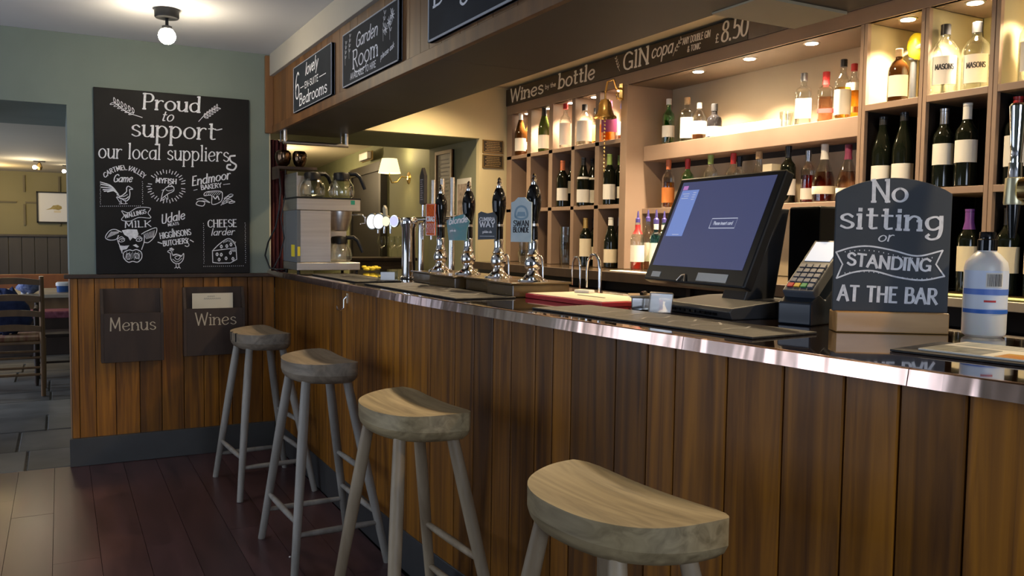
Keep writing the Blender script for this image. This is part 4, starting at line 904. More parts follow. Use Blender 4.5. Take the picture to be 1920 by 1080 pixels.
# lit lager font
t=thing('lager_font','upright chrome cylinder lager font with four round glowing badges','beer font',(1.632,4.225,ZT_))
M().lathe([(.042,0),(.042,.012),(.036,.016),(.036,.27),(.046,.29),(.046,.315),(.040,.325)],24).build('column',chrome,t); M().lathe([(.045,0),(.045,.004)],24).build('base_ring',blackp,t)
M().tube([(-.02,-.03,.305),(-.055,.10,.305),(-.06,.34,.305)],.013).build('badge_arm',chrome,t)
for i,(a,b,m_,rr_) in enumerate(((-.085,.335,emit('badge_light_white',(1,.97,.95),1.5),.044),(-.085,.225,emit('badge_light_white',(1,.97,.95),1.5),.044),(-.08,.12,emit('badge_light_yellow',(1,.85,.45),1.6),.028),(-.075,.01,emit('badge_light_violet',(.55,.55,1),1.2),.030))):
    q=Matrix.Rotation(R(-62),3,'Z'); ff=lambda X,Y,Z,q=q,a=a,b=b:tuple((q@Vector((X,-Z,0)))+Vector((a,b,.305+Y)))
    g=M().prism([(rr_*math.cos(k*PI/12),rr_*1.05*math.sin(k*PI/12)) for k in range(24)],-.008,.006,ff); hs=g.build('badge_housing',chrome,t)
    M().prism([(rr_*.86*math.cos(k*PI/12),rr_*.9*math.sin(k*PI/12)) for k in range(24)],.0062,.009,ff).build('lit_badge',m_,hs)
for b in (.30,.20,.10): M().lathe([(.006,-.06),(.008,-.02),(.008,.0)],10,cx=-.065,cy=b).build('spout',chrome,t,loc=(0,0,.30))
M().prism([(-.018,0),(.018,0),(.022,.05),(.0,.068),(-.022,.05)],-.006,.006,lambda a,b,c:(-.06+c,.19+a+b*.3,.325+b)).build('beige_paddle',mat('paddle_beige',(.38,.36,.27),.6),t)
# T bar font with tall handles
t=thing('tap_rail','chrome tap rail with three tall chrome handles and one dark printed paddle','beer font',(1.78,4.20,ZT_))
for b in (-.20,.22): M().lathe([(.03,0),(.03,.01),(.016,.02),(.016,.31)],16,cy=b).build('post',chrome,t)
M().tube([(0,-.27,.318),(0,.33,.318)],.019,14).build('rail',chrome,t)
for b in (-.205,-.075,.045):
    h_=M().lathe([(.009,.02),(.014,.05),(.010,.07),(.0135,.09),(.0115,.10),(.0135,.26),(.012,.27)],14).build('tap_handle',steel,t,loc=(0,b,.26)); M().tube([(0,0,.06),(-.05,0,.05),(-.06,0,.0),(-.06,0,-.05)],.007).build('spout',chrome,h_)
pd=M().prism([(-.034,0),(.0,-.012),(.034,0),(.034,.15),(.0,.195),(-.034,.15)],-.009,.009,lambda a,b,c:(-c-.0,a*1.0,b+.41)); pd.build('dark_paddle',mat('paddle_dark',(.04,.035,.035),.4),t,loc=(0,.19,0))
ik=Ink(lambda a,b,h:(-.0092-h,.19-a,b+.41)); [ik.stroke([(-.018,.02+.012*q),(.018-.006*(q%3),.02+.012*q)],.0045) for q in range(10)]; ik.build('paddle_print',mat('paddle_ink',(.35,.33,.38),.6),t)
M().tube([(0,.19,.33),(0,.19,.41)],.009).build('paddle_stem',chrome,t)
# clear acrylic holder
t=thing('acrylic_holder','small clear acrylic holder on the bar left of the chrome font','holder',(1.46,4.07,ZT_),R(-20)); g=M(); g.box(-.05,.05,-.035,-.031,0,.05); g.box(-.05,.05,.031,.035,0,.05); g.box(-.05,.05,-.03,.03,0,.004); g.box(-.05,-.046,-.03,.03,0.005,.04); g.build('clear_walls',glass,t)
bx(-.035,.035,-.0375,-.0355,.004,.046).build('white_card',clear('frosted_card',(.75,.75,.76),.45,.4),t)
# coffee machine
t=thing('coffee_machine','stainless steel filter coffee machine at the far end of the bar','coffee machine',(1.225,4.98,1.142))
bx(.0,.385,0,.34,0,.046).build('base',steel,t,bevel=.003); bx(.022,.205,.004,.34,.048,.355).build('front_column',steel,t,bevel=.002); bx(0,.021,.0,.34,.047,.355).build('grey_side',mat('machine_grey_side',(.13,.145,.16),.45),t,bevel=.002)
bx(.0,.385,-.002,.34,.356,.425).build('head',steel,t,bevel=.003); bx(.205,.375,.25,.33,.048,.355).build('back_panel',steel,t)
bx(-.003,.388,-.004,.343,.425,.434).build('warming_plate',blackp,t,bevel=.002); bx(.0,.006,.0,.30,.434,.575).build('side_guard',steel,t); bx(.0,.16,.29,.296,.434,.575).build('rear_guard',steel,t)
M().lathe([(.045,.235),(.052,.24),(.078,.315),(.080,.355)],24,cx=.285,cy=.11).build('filter_basket',steel,t); M().tube([(.36,.08,.335),(.41,.05,.34),(.43,.04,.32),(.43,.04,.285),(.40,.05,.28)],.005).build('basket_handle',chrome,t)
bx(.004,.019,-.003,.0,.085,.14).build('warning_sticker',mat('sticker_yellow',(.75,.62,.03),.5),t,); bx(-.0015,0,.05,.13,.08,.15).build('warning_sticker',mat('sticker_yellow',(.75,.62,.03),.5),t); bx(.325,.350,-.0035,-.002,.395,.42).build('green_sticker',mat('sticker_green',(.02,.35,.22),.5),t)
for a in (.015,.37):
    for b in (.02,.32): M().lathe([(.010,-.0155),(.008,-.004),(.012,0)],10,cx=a,cy=b).build('foot',blackp,t)
def jug(label,x,y,z,rz):
    t=thing('coffee_jug',label,'jug',(x,y,z),rz); t.scale=(1.13,1.13,1.13)
    M().lathe([(.050,0),(.066,.012),(.070,.035),(.062,.07),(.044,.10),(.040,.106),(.038,.104),(.042,.098),(.060,.068),(.067,.035),(.063,.015),(.002,.008)],24,cap1=False).build('glass_bowl',glass,t)
    M().lathe([(.044,.094),(.045,.125),(.040,.135),(.01,.140)],24).build('black_collar',blackp,t)
    M().tube([(.035,0,.13),(.075,0,.132),(.098,0,.115),(.112,0,.085),(.125,0,.05)],[.012,.012,.011,.011,.009],10).build('handle',blackp,t)
jug('glass coffee jug with black handle on the hotplate of the machine',1.508,5.075,1.1905,R(-20)); jug('glass coffee jug on top of the machine, left one',1.36,5.14,1.5775,R(15)); jug('glass coffee jug on top of the machine, right one with its handle to the right',1.52,5.07,1.5775,R(-12))
g=M(); rn=random.Random(9)
for q in range(22): g.ball((rn.uniform(-.05,.05),rn.uniform(-.03,.03),.012+rn.uniform(0,.02)),.011,8,6,(1.6,1,.8))
tag(g.build('yellow_flowers',noisy('yellow_petals',(.62,.48,.02),(.8,.66,.06),(40,40,40),.7,3),loc=(1.72,5.12,ZT_),kind='stuff'),'small bunch of yellow flowers lying beside the coffee machine','flowers')
# chrome rail under the beam, pots, cables, curtain
t=thing('glass_rail','chrome hanging rail fixed under the beam above the coffee machine','rail',(1.40,5.25,1.984))
for a in (-.19,.19): M().tube([(a,-.05,0),(a,-.05,-.072)],.012).build('drop',steel,t)
M().tube([(-.20,-.05,-.075),(.20,-.05,-.075)],.012).build('bar',steel,t); M().tube([(-.20,.06,-.06),(.20,.06,-.06)],.005).build('rear_bar',steel,t)
for a in (-.19,.19): M().tube([(a,.06,0),(a,.06,-.06)],.006).build('drop',chrome,t)
t=thing('corner_shelf','dark wooden corner shelf high up beside the coffee machine','shelf',(1.27,5.37,1.755)); bx(-.085,.16,-.08,.08,0,.018).build('board',darkw,t,bevel=.002); bx(-.085,-.075,-.08,.08,-.06,0).build('bracket',darkw,t)
for i,(a,b,s_) in enumerate(((1.235,5.36,.05),(1.335,5.35,.045))):
    t=thing('metal_bowl',['left','right'][i]+' dark bronze bowl standing on the corner shelf','bowl',(a,b,1.7735)); M().lathe([(.02,0),(s_*.8,.02),(s_,.055),(s_*.95,.085),(s_*.7,.10),(s_*.66,.098),(s_*.9,.08),(s_*.94,.055),(s_*.7,.024),(.01,.008)],20,cap1=False).build('bowl',mat('dark_bronze',(.16,.10,.06),.18,1),t)
cab=mat('cable_black',(.012,.012,.012),.5)
tag(M().tube([(1.20,5.33,1.76),(1.205,5.30,1.62),(1.19,5.28,1.50),(1.175,5.30,1.40),(1.14,5.36,1.30),(1.13,5.40,1.22),(1.16,5.40,1.14),(1.19,5.34,1.135),(1.25,5.34,1.135)],.005).build('cable',cab),'black cable looping down the wall corner to the bar top','cable')
tag(M().tube([(1.235,5.30,1.752),(1.225,5.26,1.60),(1.195,5.25,1.45),(1.215,5.25,1.33),(1.19,5.26,1.22),(1.155,5.29,1.14),(1.165,5.23,1.135)],.004).build('cable',cab),'thinner black cable hanging behind the coffee machine','cable')
o=M(); pts=[(1.18+.006*q,YW+.03+.012*math.sin(q*1.4)) for q in range(19)]
o.prism(pts+[(p[0],p[1]+.008) for p in pts[::-1]],1.01,1.95); tag(o.build('curtain',redcloth),'dark red curtain hanging at the left of the hatch behind the coffee machine','curtain')
# red tray
t=thing('serving_tray','red edged tray board with pale top lying on the bar before the pumps','tray',(1.71,2.585,ZT_),R(3)); bx(-.135,.135,-.24,.24,0,.017).build('red_body',mat('tray_red',(.55,.025,.035),.4),t,bevel=.003); bx(-.128,.128,-.233,.233,.017,.0195).build('pale_top',labelc,t,bevel=.001)
bx(-.02,-.012,-.10,.06,.0196,.021).build('pen_line',greyp,t)
tag(bx(-.02,.02,-.035,.035,0,.012).build('folded_napkin',labelm,loc=(1.78,2.74,ZT_+.0197),rot=(0,0,.4),bevel=.003),'small folded white napkin on the far end of the red edged tray','napkin')
# runners
rp=mat('runner_print_and_gleam',(.34,.33,.32),.6)  # pale strokes: printed logo plus white reflections drawn as colour
def runner(label,x,y,rz,W,L,seed):
    t=thing('bar_runner',label,'bar mat',(x,y,ZT_),rz); bx(-W/2,W/2,-L/2,L/2,0,.006).build('rubber_mat',matm,t,bevel=.002)
    ik=Ink(lambda a,b,h:(a,b,.006+h)); rn=random.Random(seed)
    for q in range(6):
        b=-L*.33+L*.11*q+rn.uniform(-.01,.01); ik.curve([(-W*.25,b),(-W*.05,b+rn.uniform(-.03,.03)),(W*.08,b+rn.uniform(-.03,.03)),(W*.28,b+.02)],.007)
    ik.stroke([(-W*.42,-L*.45),(-W*.42,L*.45)],.003); ik.build('print',rp,t)
runner('dark rubber bar runner at the far end before the coffee machine',1.37,4.34,0,.24,.78,1); runner('dark rubber bar runner in front of the beer pumps',1.38,3.30,R(1),.25,1.0,2); runner('dark rubber bar runner in front of the till',1.50,1.93,R(5.5),.24,.90,3)
# chrome box and plastic block
t=thing('napkin_dispenser','small chrome topped box left of the till','dispenser',(1.69,2.245,ZT_),R(-30)); bx(-.045,.045,-.055,.055,0,.042).build('body',chrome,t,bevel=.003); M().prism([(-.05,-.06),(.05,-.06),(.055,.04),(.02,.065),(-.045,.06)],.042,.048).build('lid',noisy('lid_tan',(.35,.25,.13),(.45,.33,.18),(8,8,8),.3,3),t,bevel=.001); M().tube([(-.01,-.025,.052),(.0,0,.054),(.01,.025,.052)],.006).build('lid_mark',blackg,t)
t=thing('clear_block','frosted clear plastic holder between the chrome box and the till','holder',(1.655,2.115,ZT_),R(-35)); M().prism([(-.035,0),(.035,0),(.042,.062),(-.030,.065)],-.02,.02,lambda a,b,c:(a,c,b)).build('body',clear('frosted_clear',(.78,.77,.74),.35,.3),t,bevel=.003)
for i in range(2): tag(M().lathe([(.012,0),(.012,.003)],14).build('coin',mat('coin_gold',(.7,.42,.1),.3,1),loc=(1.735,1.99-.05*i,ZT_+.0003)),['coin lying under the front edge of the till, left one','coin lying under the front edge of the till, right one'][i],'coin')
# till
t=thing('till','black touchscreen till with blue screen on a wedge base','till',(1.90,2.0,ZT_),R(-94))
fnB=lambda a,b,c:(c,b,a)
M().prism([(0,-.18),(.022,-.19),(.034,-.18),(.050,-.02),(.052,.09),(0,.09)],-.165,.165,lambda a,b,c:(c,b,a)).build('base',greyp,t,bevel=.003)
g=M(); [g.box(-.12+.026*q,-.104+.026*q,-.192,-.186,.008,.016) for q in range(9)]; g.build('base_vents',blackg,t,kind='stuff')
M().prism([(.045,-.05),(.045,.07),(.33,.12),(.33,.06)],-.055,.055,lambda a,b,c:(c,b,a)).build('neck',greyp,t,bevel=.004)
bx(-.205 if 0 else .075,.205,.10,.21,0,.335).build('rear_printer',blackp,t,bevel=.006)
def scr(a,b,c): # screen plane: a across, b up the panel, c outward
    th=R(23); return (a,-.215+.0+b*math.sin(th)-c*math.cos(th),.098+b*math.cos(th)+c*math.sin(th))
def sbx(x0,x1,y0,y1,z0,z1): return M().prism([(x0,y0),(x1,y0),(x1,y1),(x0,y1)],z0,z1,scr)
dsp=sbx(-.252,.252,0,.365,-.034,0).build('display_housing',blackp,t,bevel=.006)
sbx(-.228,.222,.052,.348,.0002,.0012).build('screen',emit('screen_blue',(.050,.060,.145),0.99),dsp)
sbx(-.215,-.125,.155,.318,.0014,.002).build('screen_panel',emit('screen_pale_blue',(.16,.24,.56),0.99),dsp); sbx(-.215,-.19,.320,.334,.0014,.002).build('screen_badge',emit('screen_pink',(.55,.22,.6),0.81),dsp)
ik=Ink(lambda a,b,h:scr(a,b,.0016+h)); ik.stroke([(.0,.182),(.12,.182),(.12,.214),(.0,.214),(.0,.182)],.0025)
ik.text('Insert card',.02,.192,.10,.192,.012,.0022,.1,0,0) if 0 else ik.text('Please insert card',.015,.193,.105,.193,.011,.002,.1,0,0)
[ik.stroke([(-.205+.01*(q%2),.305-.008*q),(-.17,.305-.008*q)],.002) for q in range(3)]; [ik.stroke([(-.15,.308-.008*q),(-.135,.308-.008*q)],.002) for q in range(4)]; ik.stroke([(-.18,.160),(-.145,.160)],.002)
ik.build('screen_text',emit('screen_text_white',(.75,.8,1),0.62),dsp)
sbx(.03,.17,.010,.036,.0002,.002).build('paper_strip',paper,dsp); sbx(-.212,-.165,.012,.030,.0002,.002).build('paper_strip',paper,dsp)
M().tube([scr(-.06,.004,.004),scr(-.045,.022,.004),scr(-.03,.026,.004),scr(-.02,.004,.004)],.0025).build('key_slot',steel,dsp)
# card reader on its stand
t=thing('card_reader','black card payment terminal on an angled stand right of the till','card reader',(1.892,1.712,ZT_),R(-76)); t.scale=(1.12,1.12,1.12)
M().prism([(0,-.10),(.055,-.10),(.075,-.06),(.060,-.03),(.125,.07),(.145,.10),(.0,.11)],-.045,.045,lambda a,b,c:(c,b,a)).build('stand',mat('stand_blue_black',(.012,.018,.028),.3),t,bevel=.004)
bx(-.048,.055,.03,.115,0,.05).build('stand_foot',blackp,t,bevel=.003)
th=R(38)
def crf(a,b,c): return (a,-.085+b*math.cos(th)-c*math.sin(th),.078+b*math.sin(th)+c*math.cos(th))
cb=M().prism([(-.042,0),(.042,0),(.042,.12),(.045,.205),(-.045,.205),(-.042,.12)],-.022,.006,crf).build('terminal_body',mat('terminal_grey',(.09,.10,.12),.35),t,bevel=.003)
M().prism([(-.034,.118),(.034,.118),(.036,.195),(-.036,.195)],.0062,.008,crf).build('terminal_screen',emit('terminal_screen_light',(.72,.76,.85),.9),cb)
kc=[mat('key_grey',(.16,.18,.25),.4),inkr,mat('key_yellow',(.6,.4,.05),.4),mat('key_green',(.05,.3,.1),.4)]
for rr_ in range(5):
    for cc in range(4):
        m_=kc[0] if rr_>0 else kc[(1,2,3,0)[cc]]
        a=-.034+cc*.018; b=.014+rr_*.019; M().prism([(a,b),(a+.014,b),(a+.014,b+.013),(a,b+.013)],.0062,.010,crf).build('key',m_,cb)
# standing chalk sign
t=thing('standing_sign','slate chalk sign reading no sitting or standing at the bar, in an oak block','sign',(1.882,1.462,ZT_),R(-34.3))
bx(-.1385,.1385,-.034,.034,0,.053).build('oak_base',noisy('oak_base',(.42,.21,.06),(.60,.34,.12),(2,20,20),.4,5,coat=.2),t,bevel=.003)
pts=[(-.142,.053),(.142,.053),(.142,.355)]+[(.142*math.cos(k*PI/16)**1 if 0 else .142-.284*k/16,.355+.040*math.sin(PI*k/16)**.8) for k in range(1,16)]+[(-.142,.355)]
M().prism(pts,-.005,.005,lambda a,b,c:(a,-c-.005,b)).build('slate_panel',noisy('sign_slate',(.036,.044,.056),(.046,.056,.070),(5,5,5),.7,4),t,bevel=.0015)
ik=Ink(lambda a,b,h:((a-258)/417*.283,-.010-h,(888-b)/1462)); X=lambda s,x0,y0,x1,y1,h,w,con=.5,sl=0,se=.08,arc=0: ik.text(s,x0,y0,x1,y1,-h,w,con,sl,se,arc)
X('No',175,400,308,398,80,14,.45); X('sitting',62,498,438,506,86,15,.5,0,.08); X('or',204,548,260,545,36,6,.4,.3,.0)
X('STANDING',95,635,400,655,44,11,.3,0,0,-4); X('AT THE BAR',66,770,428,778,55,12,.35,0,0)
ik.curve([(55,590),(110,572),(175,566),(260,580),(350,600),(440,578)],6); ik.curve([(60,688),(120,665),(190,658),(280,680),(370,690),(450,674)],6)
ik.stroke([(55,590),(80,635),(60,688)],6); ik.stroke([(440,578),(418,630),(450,674)],6)
for q in range(19): ik.dots([(88+17.5*q,588-10*math.sin(q/18*PI*1.9) + q*.8)],4.5); ik.dots([(90+17.5*q,668-9*math.sin(q/18*PI*1.9)+q*.6)],4.5)
ik.build('lettering',chalk,t)
# sanitiser bottle
t=thing('sanitiser_bottle','translucent white sanitiser bottle with black cap and blue banded label','bottle',(2.03,1.30,ZT_),TOCAM(2.03,1.30)-PI+.1)
san=mat('translucent_plastic',(.80,.82,.82),.35); san.node_tree.nodes['Principled BSDF'].inputs['Transmission Weight'].default_value=.2; san.node_tree.nodes['Principled BSDF'].inputs['Subsurface Weight'].default_value=.15
M().lathe([(.040,0),(.048,.006),(.0495,.012),(.0495,.170),(.046,.186),(.030,.205),(.021,.212),(.021,.222)],32).build('bottle_body',san,t)
M().lathe([(.0225,.214),(.0225,.240),(.019,.243),(.0185,.258),(.017,.260)],24).build('black_cap',blackg,t)
def arc(z0,z1,off,a0=-75,a1=75,n=16,rr=.0495): return M().rings([[(-(rr+off)*math.cos(R(a0+(a1-a0)*i/n)),(rr+off)*math.sin(R(a0+(a1-a0)*i/n))*-1,z) for i in range(n+1)] for z in (z0,z1)],False,False,True,False)
lb_=arc(.060,.165,.0006).build('label',mat('label_pale_blue',(.62,.70,.86),.45),t); arc(.106,.120,.0012).build('blue_band',mat('band_blue',(.10,.20,.60),.45),lb_); arc(.060,.070,.0012).build('blue_band',mat('band_deep_blue',(.03,.13,.50),.45),lb_); arc(.072,.103,.0012,-60,60).build('white_band',mat('label_white_blue',(.68,.74,.84),.45),lb_)
arc(.124,.160,.0012,-5,40).build('barcode_field',labelm,lb_)
g=M(); rn=random.Random(4); a=-2
while a<37: w_=rn.choice((.8,1.2,2)); g.v+=[]; q=arc(.127,.157,.0018,a,a+w_,1); g.add(q.v,q.f); a+=w_+rn.choice((1,1.4,2))
g.build('barcode',inkb,lb_); arc(.088,.093,.0018,-8,22,6).build('red_mark',inkr,lb_)
# magazine and mat
t=thing('bar_runner','black rubber mat under the magazine at the right end of the bar','bar mat',(1.70,1.10,ZT_),R(11)); bx(-.125,.11,-.30,.125,0,.005).build('rubber_mat',matm,t,bevel=.001)
t=thing('magazine','open magazine with a grey and orange photo page at the right end of the bar','magazine',(1.72,1.075,ZT_+.0055),R(9)); bx(-.112,.10,-.28,.105,0,.004).build('pages',paper,t,bevel=.001)
bx(-.108,-.01,-.02,.10,.0041,.0046).build('grey_photo',noisy('photo_grey',(.10,.11,.09),(.42,.42,.36),(14,30,14),.4,5),t); bx(-.108,-.04,-.20,-.045,.0041,.0046).build('orange_photo',noisy('photo_orange',(.60,.40,.05),(.55,.12,.04),(14,10,14),.4,3),t)
bx(.02,.095,-.22,.09,.0041,.0044).build('grey_photo',noisy('photo_pale',(.30,.32,.28),(.55,.55,.50),(9,30,9),.5,5),t)
# chrome tap at the right
t=thing('beer_tap','large chrome and brass beer tap with a flared chrome handle at the right edge','beer tap',(2.035,1.215,ZT_))
M().lathe([(.012,.425),(.013,.445),(.0125,.447),(.0145,.475),(.0185,.55),(.019,.560),(.015,.566)],20,cx=-.012,cy=.02).build('handle',chrome,t); M().lathe([(.017,.388),(.016,.392),(.015,.425)],20,cx=-.012,cy=.02).build('handle_collar',chrome,t)
M().lathe([(.022,.325),(.023,.33),(.021,.388),(.017,.39)],20,cx=-.012,cy=.02).build('valve_body',noisy('pale_brass',(.60,.55,.35),(.7,.64,.42),(9,9,9),.3,2,metal=.6),t)
M().lathe([(.008,.245),(.012,.285),(.015,.325)],18,cx=-.012,cy=.02).build('nozzle',blackg,t)
M().tube([(-.008,.008,.36),(.0,-.02,.36),(.02,-.10,.36)],[.030,.033,.033],20).build('barrel',brass,t); M().lathe([(.045,0),(.045,.01),(.026,.02),(.026,.37),(.02,.39)],24,cx=.03,cy=-.13).build('column',chrome,t)
# ================================================================ LAMPS
t=thing('ceiling_light','black ceiling spotlight with a bare glowing bulb in front of the blackboard wall','light',(.49,4.62,2.47))
M().lathe([(.002,-.045),(.055,-.045),(.058,-.04),(.058,0)],24).build('canopy',blackp,t); M().tube([(0,0,-.045),(0,0,-.085)],.008).build('stem',blackp,t); M().lathe([(.02,-.115),(.024,-.085),(.01,-.08)],16).build('socket',blackp,t); M().ball((0,0,-.132),.042).build('bulb',emit('bulb_warm',(1,.86,.62),60),t)
point('bulb_light',(.485,4.58,2.27),9,(1,.84,.62),.04)
def down(x,y,z,label,power=9,col=WARM2,ang=110):
    t=thing('downlight',label,'light',(x,y,z),0,'recessed downlights in the back bar')
    M().lathe([(.030,-.003),(.036,-.002),(.036,0)],20).build('rim',steel,t); M().lathe([(.001,-.0045),(.027,-.0045),(.027,-.0032)],20).build('lens',emit('downlight_glow',(1,.86,.62),30),t)
    spot('downlight_beam',(x,y,z-.012),(0,0,-1),power,col,ang,.7,.02)
for i,y in enumerate((3.47,3.10,2.72)): down(2.93,y,2.225,'round recessed downlight in the niche ceiling, '+('left','middle','right')[i]+' of three',115)
for i,y in enumerate((2.24,1.965,1.70,1.43)): down(2.93,y,2.225,'round recessed downlight over the '+('first','second','third','fourth')[i]+' top right cubby',70)
for i,(a,b) in enumerate(((5.37,5.17),(5.09,4.87),(4.80,4.59),(4.53,4.32),(4.255,4.04))): down(2.93,(a+b)/2,2.225,'round recessed downlight over the '+('first','second','third','fourth','fifth')[i]+' wine cell from the notices',48)
def ceil_spot(x,y,power,label):
    t=thing('downlight',label,'light',(x,y,2.42)); M().lathe([(.001,-.004),(.034,-.004),(.042,-.003),(.042,0)],20).build('lens',emit('downlight_glow',(1,.86,.62),30),t)
    spot('servery_spot',(x,y,2.40),(0,0,-1),power,WARM,150,.8,.03)
ceil_spot(2.15,5.0,80,'recessed light in the servery ceiling near the hatch wall'); ceil_spot(2.25,3.6,80,'recessed light in the servery ceiling over the beer pumps'); ceil_spot(2.3,2.3,75,'recessed light in the servery ceiling over the till')
ceil_spot(2.4,.6,70,'recessed light in the servery ceiling at the near end')
# wall sconce
t=thing('wall_lamp','brass wall lamp with cream fabric shade in the room behind the hatch','lamp',(2.815,7.27,1.875))
M().lathe([(.001,0),(.055,.0),(.055,.012),(.015,.022)],20).build('wall_plate',brass,t,rot=(0,-PI/2,0)); M().tube([(-.01,0,0),(-.08,0,.01),(-.12,0,-.04),(-.17,0,-.05),(-.195,0,0),(-.195,0,.04)],.006).build('arm',brass,t)
shd=mat('shade_fabric',(.85,.76,.52),.8); b_=shd.node_tree.nodes['Principled BSDF']; b_.inputs['Emission Color'].default_value=(1,.82,.42,1); b_.inputs['Emission Strength'].default_value=1.6
M().lathe([(.10,.035),(.068,.165)],28,cap0=False,cap1=False).build('shade',shd,t,loc=(-.195,0,0)); point('sconce_light',(2.62,7.27,2.06),5,WARM,.03)
point('back_room_light',(2.0,9.5,2.0),48,WARM,.1); point('back_room_light',(1.9,6.9,2.15),7,WARM,.1)
t=thing('emergency_light','translucent emergency light box on the back room wall near the ceiling','light',(2.86,8.6,2.17),R(-5.5)); bx(-.06,-.01,-.22,.16,-.04,.04).build('diffuser',clear('frosted_diffuser',(.8,.8,.74),.5,.4),t,bevel=.01); bx(-.012,.0,-.24,.24,-.045,.045).build('backplate',dkbrass,t)
# jamb board and poster
t=thing('menu_board','wood framed dark menu board on the olive hatch jamb','sign',(2.637,6.05,1.47),-PI/2); bx(-.16,.16,-.012,0,0,.54).build('panel',mat('menu_panel',(.20,.19,.19),.5),t)
for a,b,c,d in ((-.16,-.135,0,.54),(.135,.16,0,.54),(-.135,.135,0,.025),(-.135,.135,.515,.54)): bx(a,b,-.024,-.0,c,d).build('frame_rail',noisy('board_frame_wood',(.20,.09,.03),(.30,.15,.05),(9,9,9),.4,4),t)
ik=binkf(.012); [ik.stroke([(-.11+.01*(q%3),.05+.03*q),(.11-.02*(q%4),.05+.03*q)],.009) for q in range(15)]; ik.build('written_lines',mat('menu_lines',(.42,.40,.40),.8),t)
t=thing('poster','small framed photo poster on the olive hatch jamb','poster',(2.637,5.70,1.36),-PI/2); bx(-.115,.115,-.010,0,0,.42).build('frame',labelm,t); bx(-.098,.098,-.0115,-.0102,.02,.38).build('picture',noisy('poster_photo',(.10,.07,.06),(.55,.42,.36),(18,18,18),.5,4),t)
t=thing('sideboard','dark wooden sideboard in the room behind the hatch','sideboard',(2.30,6.95,0)); bx(-.75,.36,-.2,.2,0,1.14).build('cabinet',darkw,t,bevel=.004); bx(-.77,.38,-.22,.22,1.14,1.165).build('top',darkw,t,bevel=.003)
for i in range(3): bx(-.74+.365*i,-.39+.365*i,-.215,-.2,.1,1.1).build('door',darkw,t,bevel=.003)
wg=None
for i,(a,b) in enumerate(((2.50,6.88),(2.575,6.93),(2.43,6.93))):
    lab=['wine glass on the dark sideboard beyond the font, front one','wine glass on the dark sideboard beyond the font, right one','wine glass on the dark sideboard beyond the font, left one'][i]
    if wg is None:
        wg=thing('wine_glass',lab,'glass',(a,b,1.1655),0,'wine glasses on the sideboard'); M().lathe([(.032,0),(.031,.003),(.004,.006),(.004,.075),(.012,.082)],16,cap1=False).build('stem',glass,wg); M().lathe([(.012,.082),(.034,.11),(.036,.135),(.030,.18)],16,cap0=False,cap1=False).build('bowl',glass,wg)
    else: copy_tree(wg,lab,(a,b,1.1655))
# ================================================================ DINING ROOM
din=noisy('chair_wood',(.16,.08,.03),(.26,.14,.055),(9,9,2),.4,5)
t=thing('dining_chair','ladder back wooden dining chair seen from behind beyond the doorway','chair',(-.36,7.877,0))
for a in (-.22,.22):
    M().tube([(a,0,0),(a,0,.45),(a,-.02,.75),(a,-.045,.985)],[.018,.021,.02,.017],12).build('back_post',din,t); M().tube([(a,.40,0),(a,.40,.44)],[.017,.021],12).build('leg',din,t)
for z in (.935,.80,.675,.555): 
    n=10; pl=[(-.21+.42*k/n,z-.022+.012*math.sin(PI*k/n)) for k in range(n+1)]+[(.21-.42*k/n,z+.022+.02*math.sin(PI*k/n*1.0)) for k in range(n+1)]
    M().prism(pl,-.008,.008,lambda a,b,c:(a,c-.02-.055*max(0,b-.5),b)).build('ladder_slat',din,t)
bx(-.215,.215,-.01,.42,.43,.455).build('seat',din,t,bevel=.005); bx(-.2,.2,.0,.41,.456,.492).build('cushion',noisy('cushion_stripe',(.20,.06,.04),(.32,.20,.10),(40,1,1),.9,2),t,bevel=.012)
for z in (.18,.32): M().tube([(-.22,0,z),(.22,0,z)],.010).build('stretcher',din,t); M().tube([(-.22,.4,z),(.22,.4,z)],.010).build('stretcher',din,t); 
for a in (-.22,.22): M().tube([(a,0,.24),(a,.4,.24)],.010).build('stretcher',din,t)
def blob(seed,c,rr,sc,n=16,m=10):
    rn=random.Random(seed); g=M(); ph=[rn.uniform(0,6) for _ in range(6)]; rs=[]
    for i in range(1,m):
        a=PI*i/m; row=[]
        for j in range(n):
            b=2*PI*j/n; k=1+.13*math.sin(3*b+ph[0]+a*2)+.09*math.sin(5*b+ph[1]-a*3)+.06*math.sin(7*a+ph[2])
            row.append((c[0]+rr*k*math.sin(a)*math.cos(b)*sc[0],c[1]+rr*k*math.sin(a)*math.sin(b)*sc[1],c[2]-rr*k*math.cos(a)*sc[2]))
        rs.append(row)
    return g.rings(rs)
tag(blob(2,(0,.02,.18),.18,(.9,.6,1.0)).build('blue_coat',noisy('coat_navy',(.012,.02,.07),(.03,.05,.14),(14,14,14),.9,4),loc=(-.40,8.10,.493)),'dark blue coat slumped over the cushion of the ladder back chair','coat')
tag(blob(5,(0,0,.07),.07,(1.5,1,.9)).build('blue_scarf',noisy('scarf_blue',(.02,.04,.16),(.25,.28,.42),(30,30,30),.9,3),loc=(-.26,9.1,.762)),'crumpled blue and white scarf on the dining table','scarf')
t=thing('dining_table','wooden dining table with pale top beyond the doorway','table',(-.2,9.5,0)); bx(-.95,.85,-.5,.5,.725,.76).build('table_top',noisy('table_pale_wood',(.36,.30,.22),(.46,.38,.28),(4,1.5,4),.3,4),t,bevel=.004); bx(-.88,.78,-.44,.44,.62,.725).build('apron',din,t)
for a in (-.85,.75):
    for b in (-.42,.42): M().lathe([(.03,0),(.035,.1),(.028,.3),(.04,.5),(.04,.62)],14,cx=a,cy=b).build('leg',din,t)
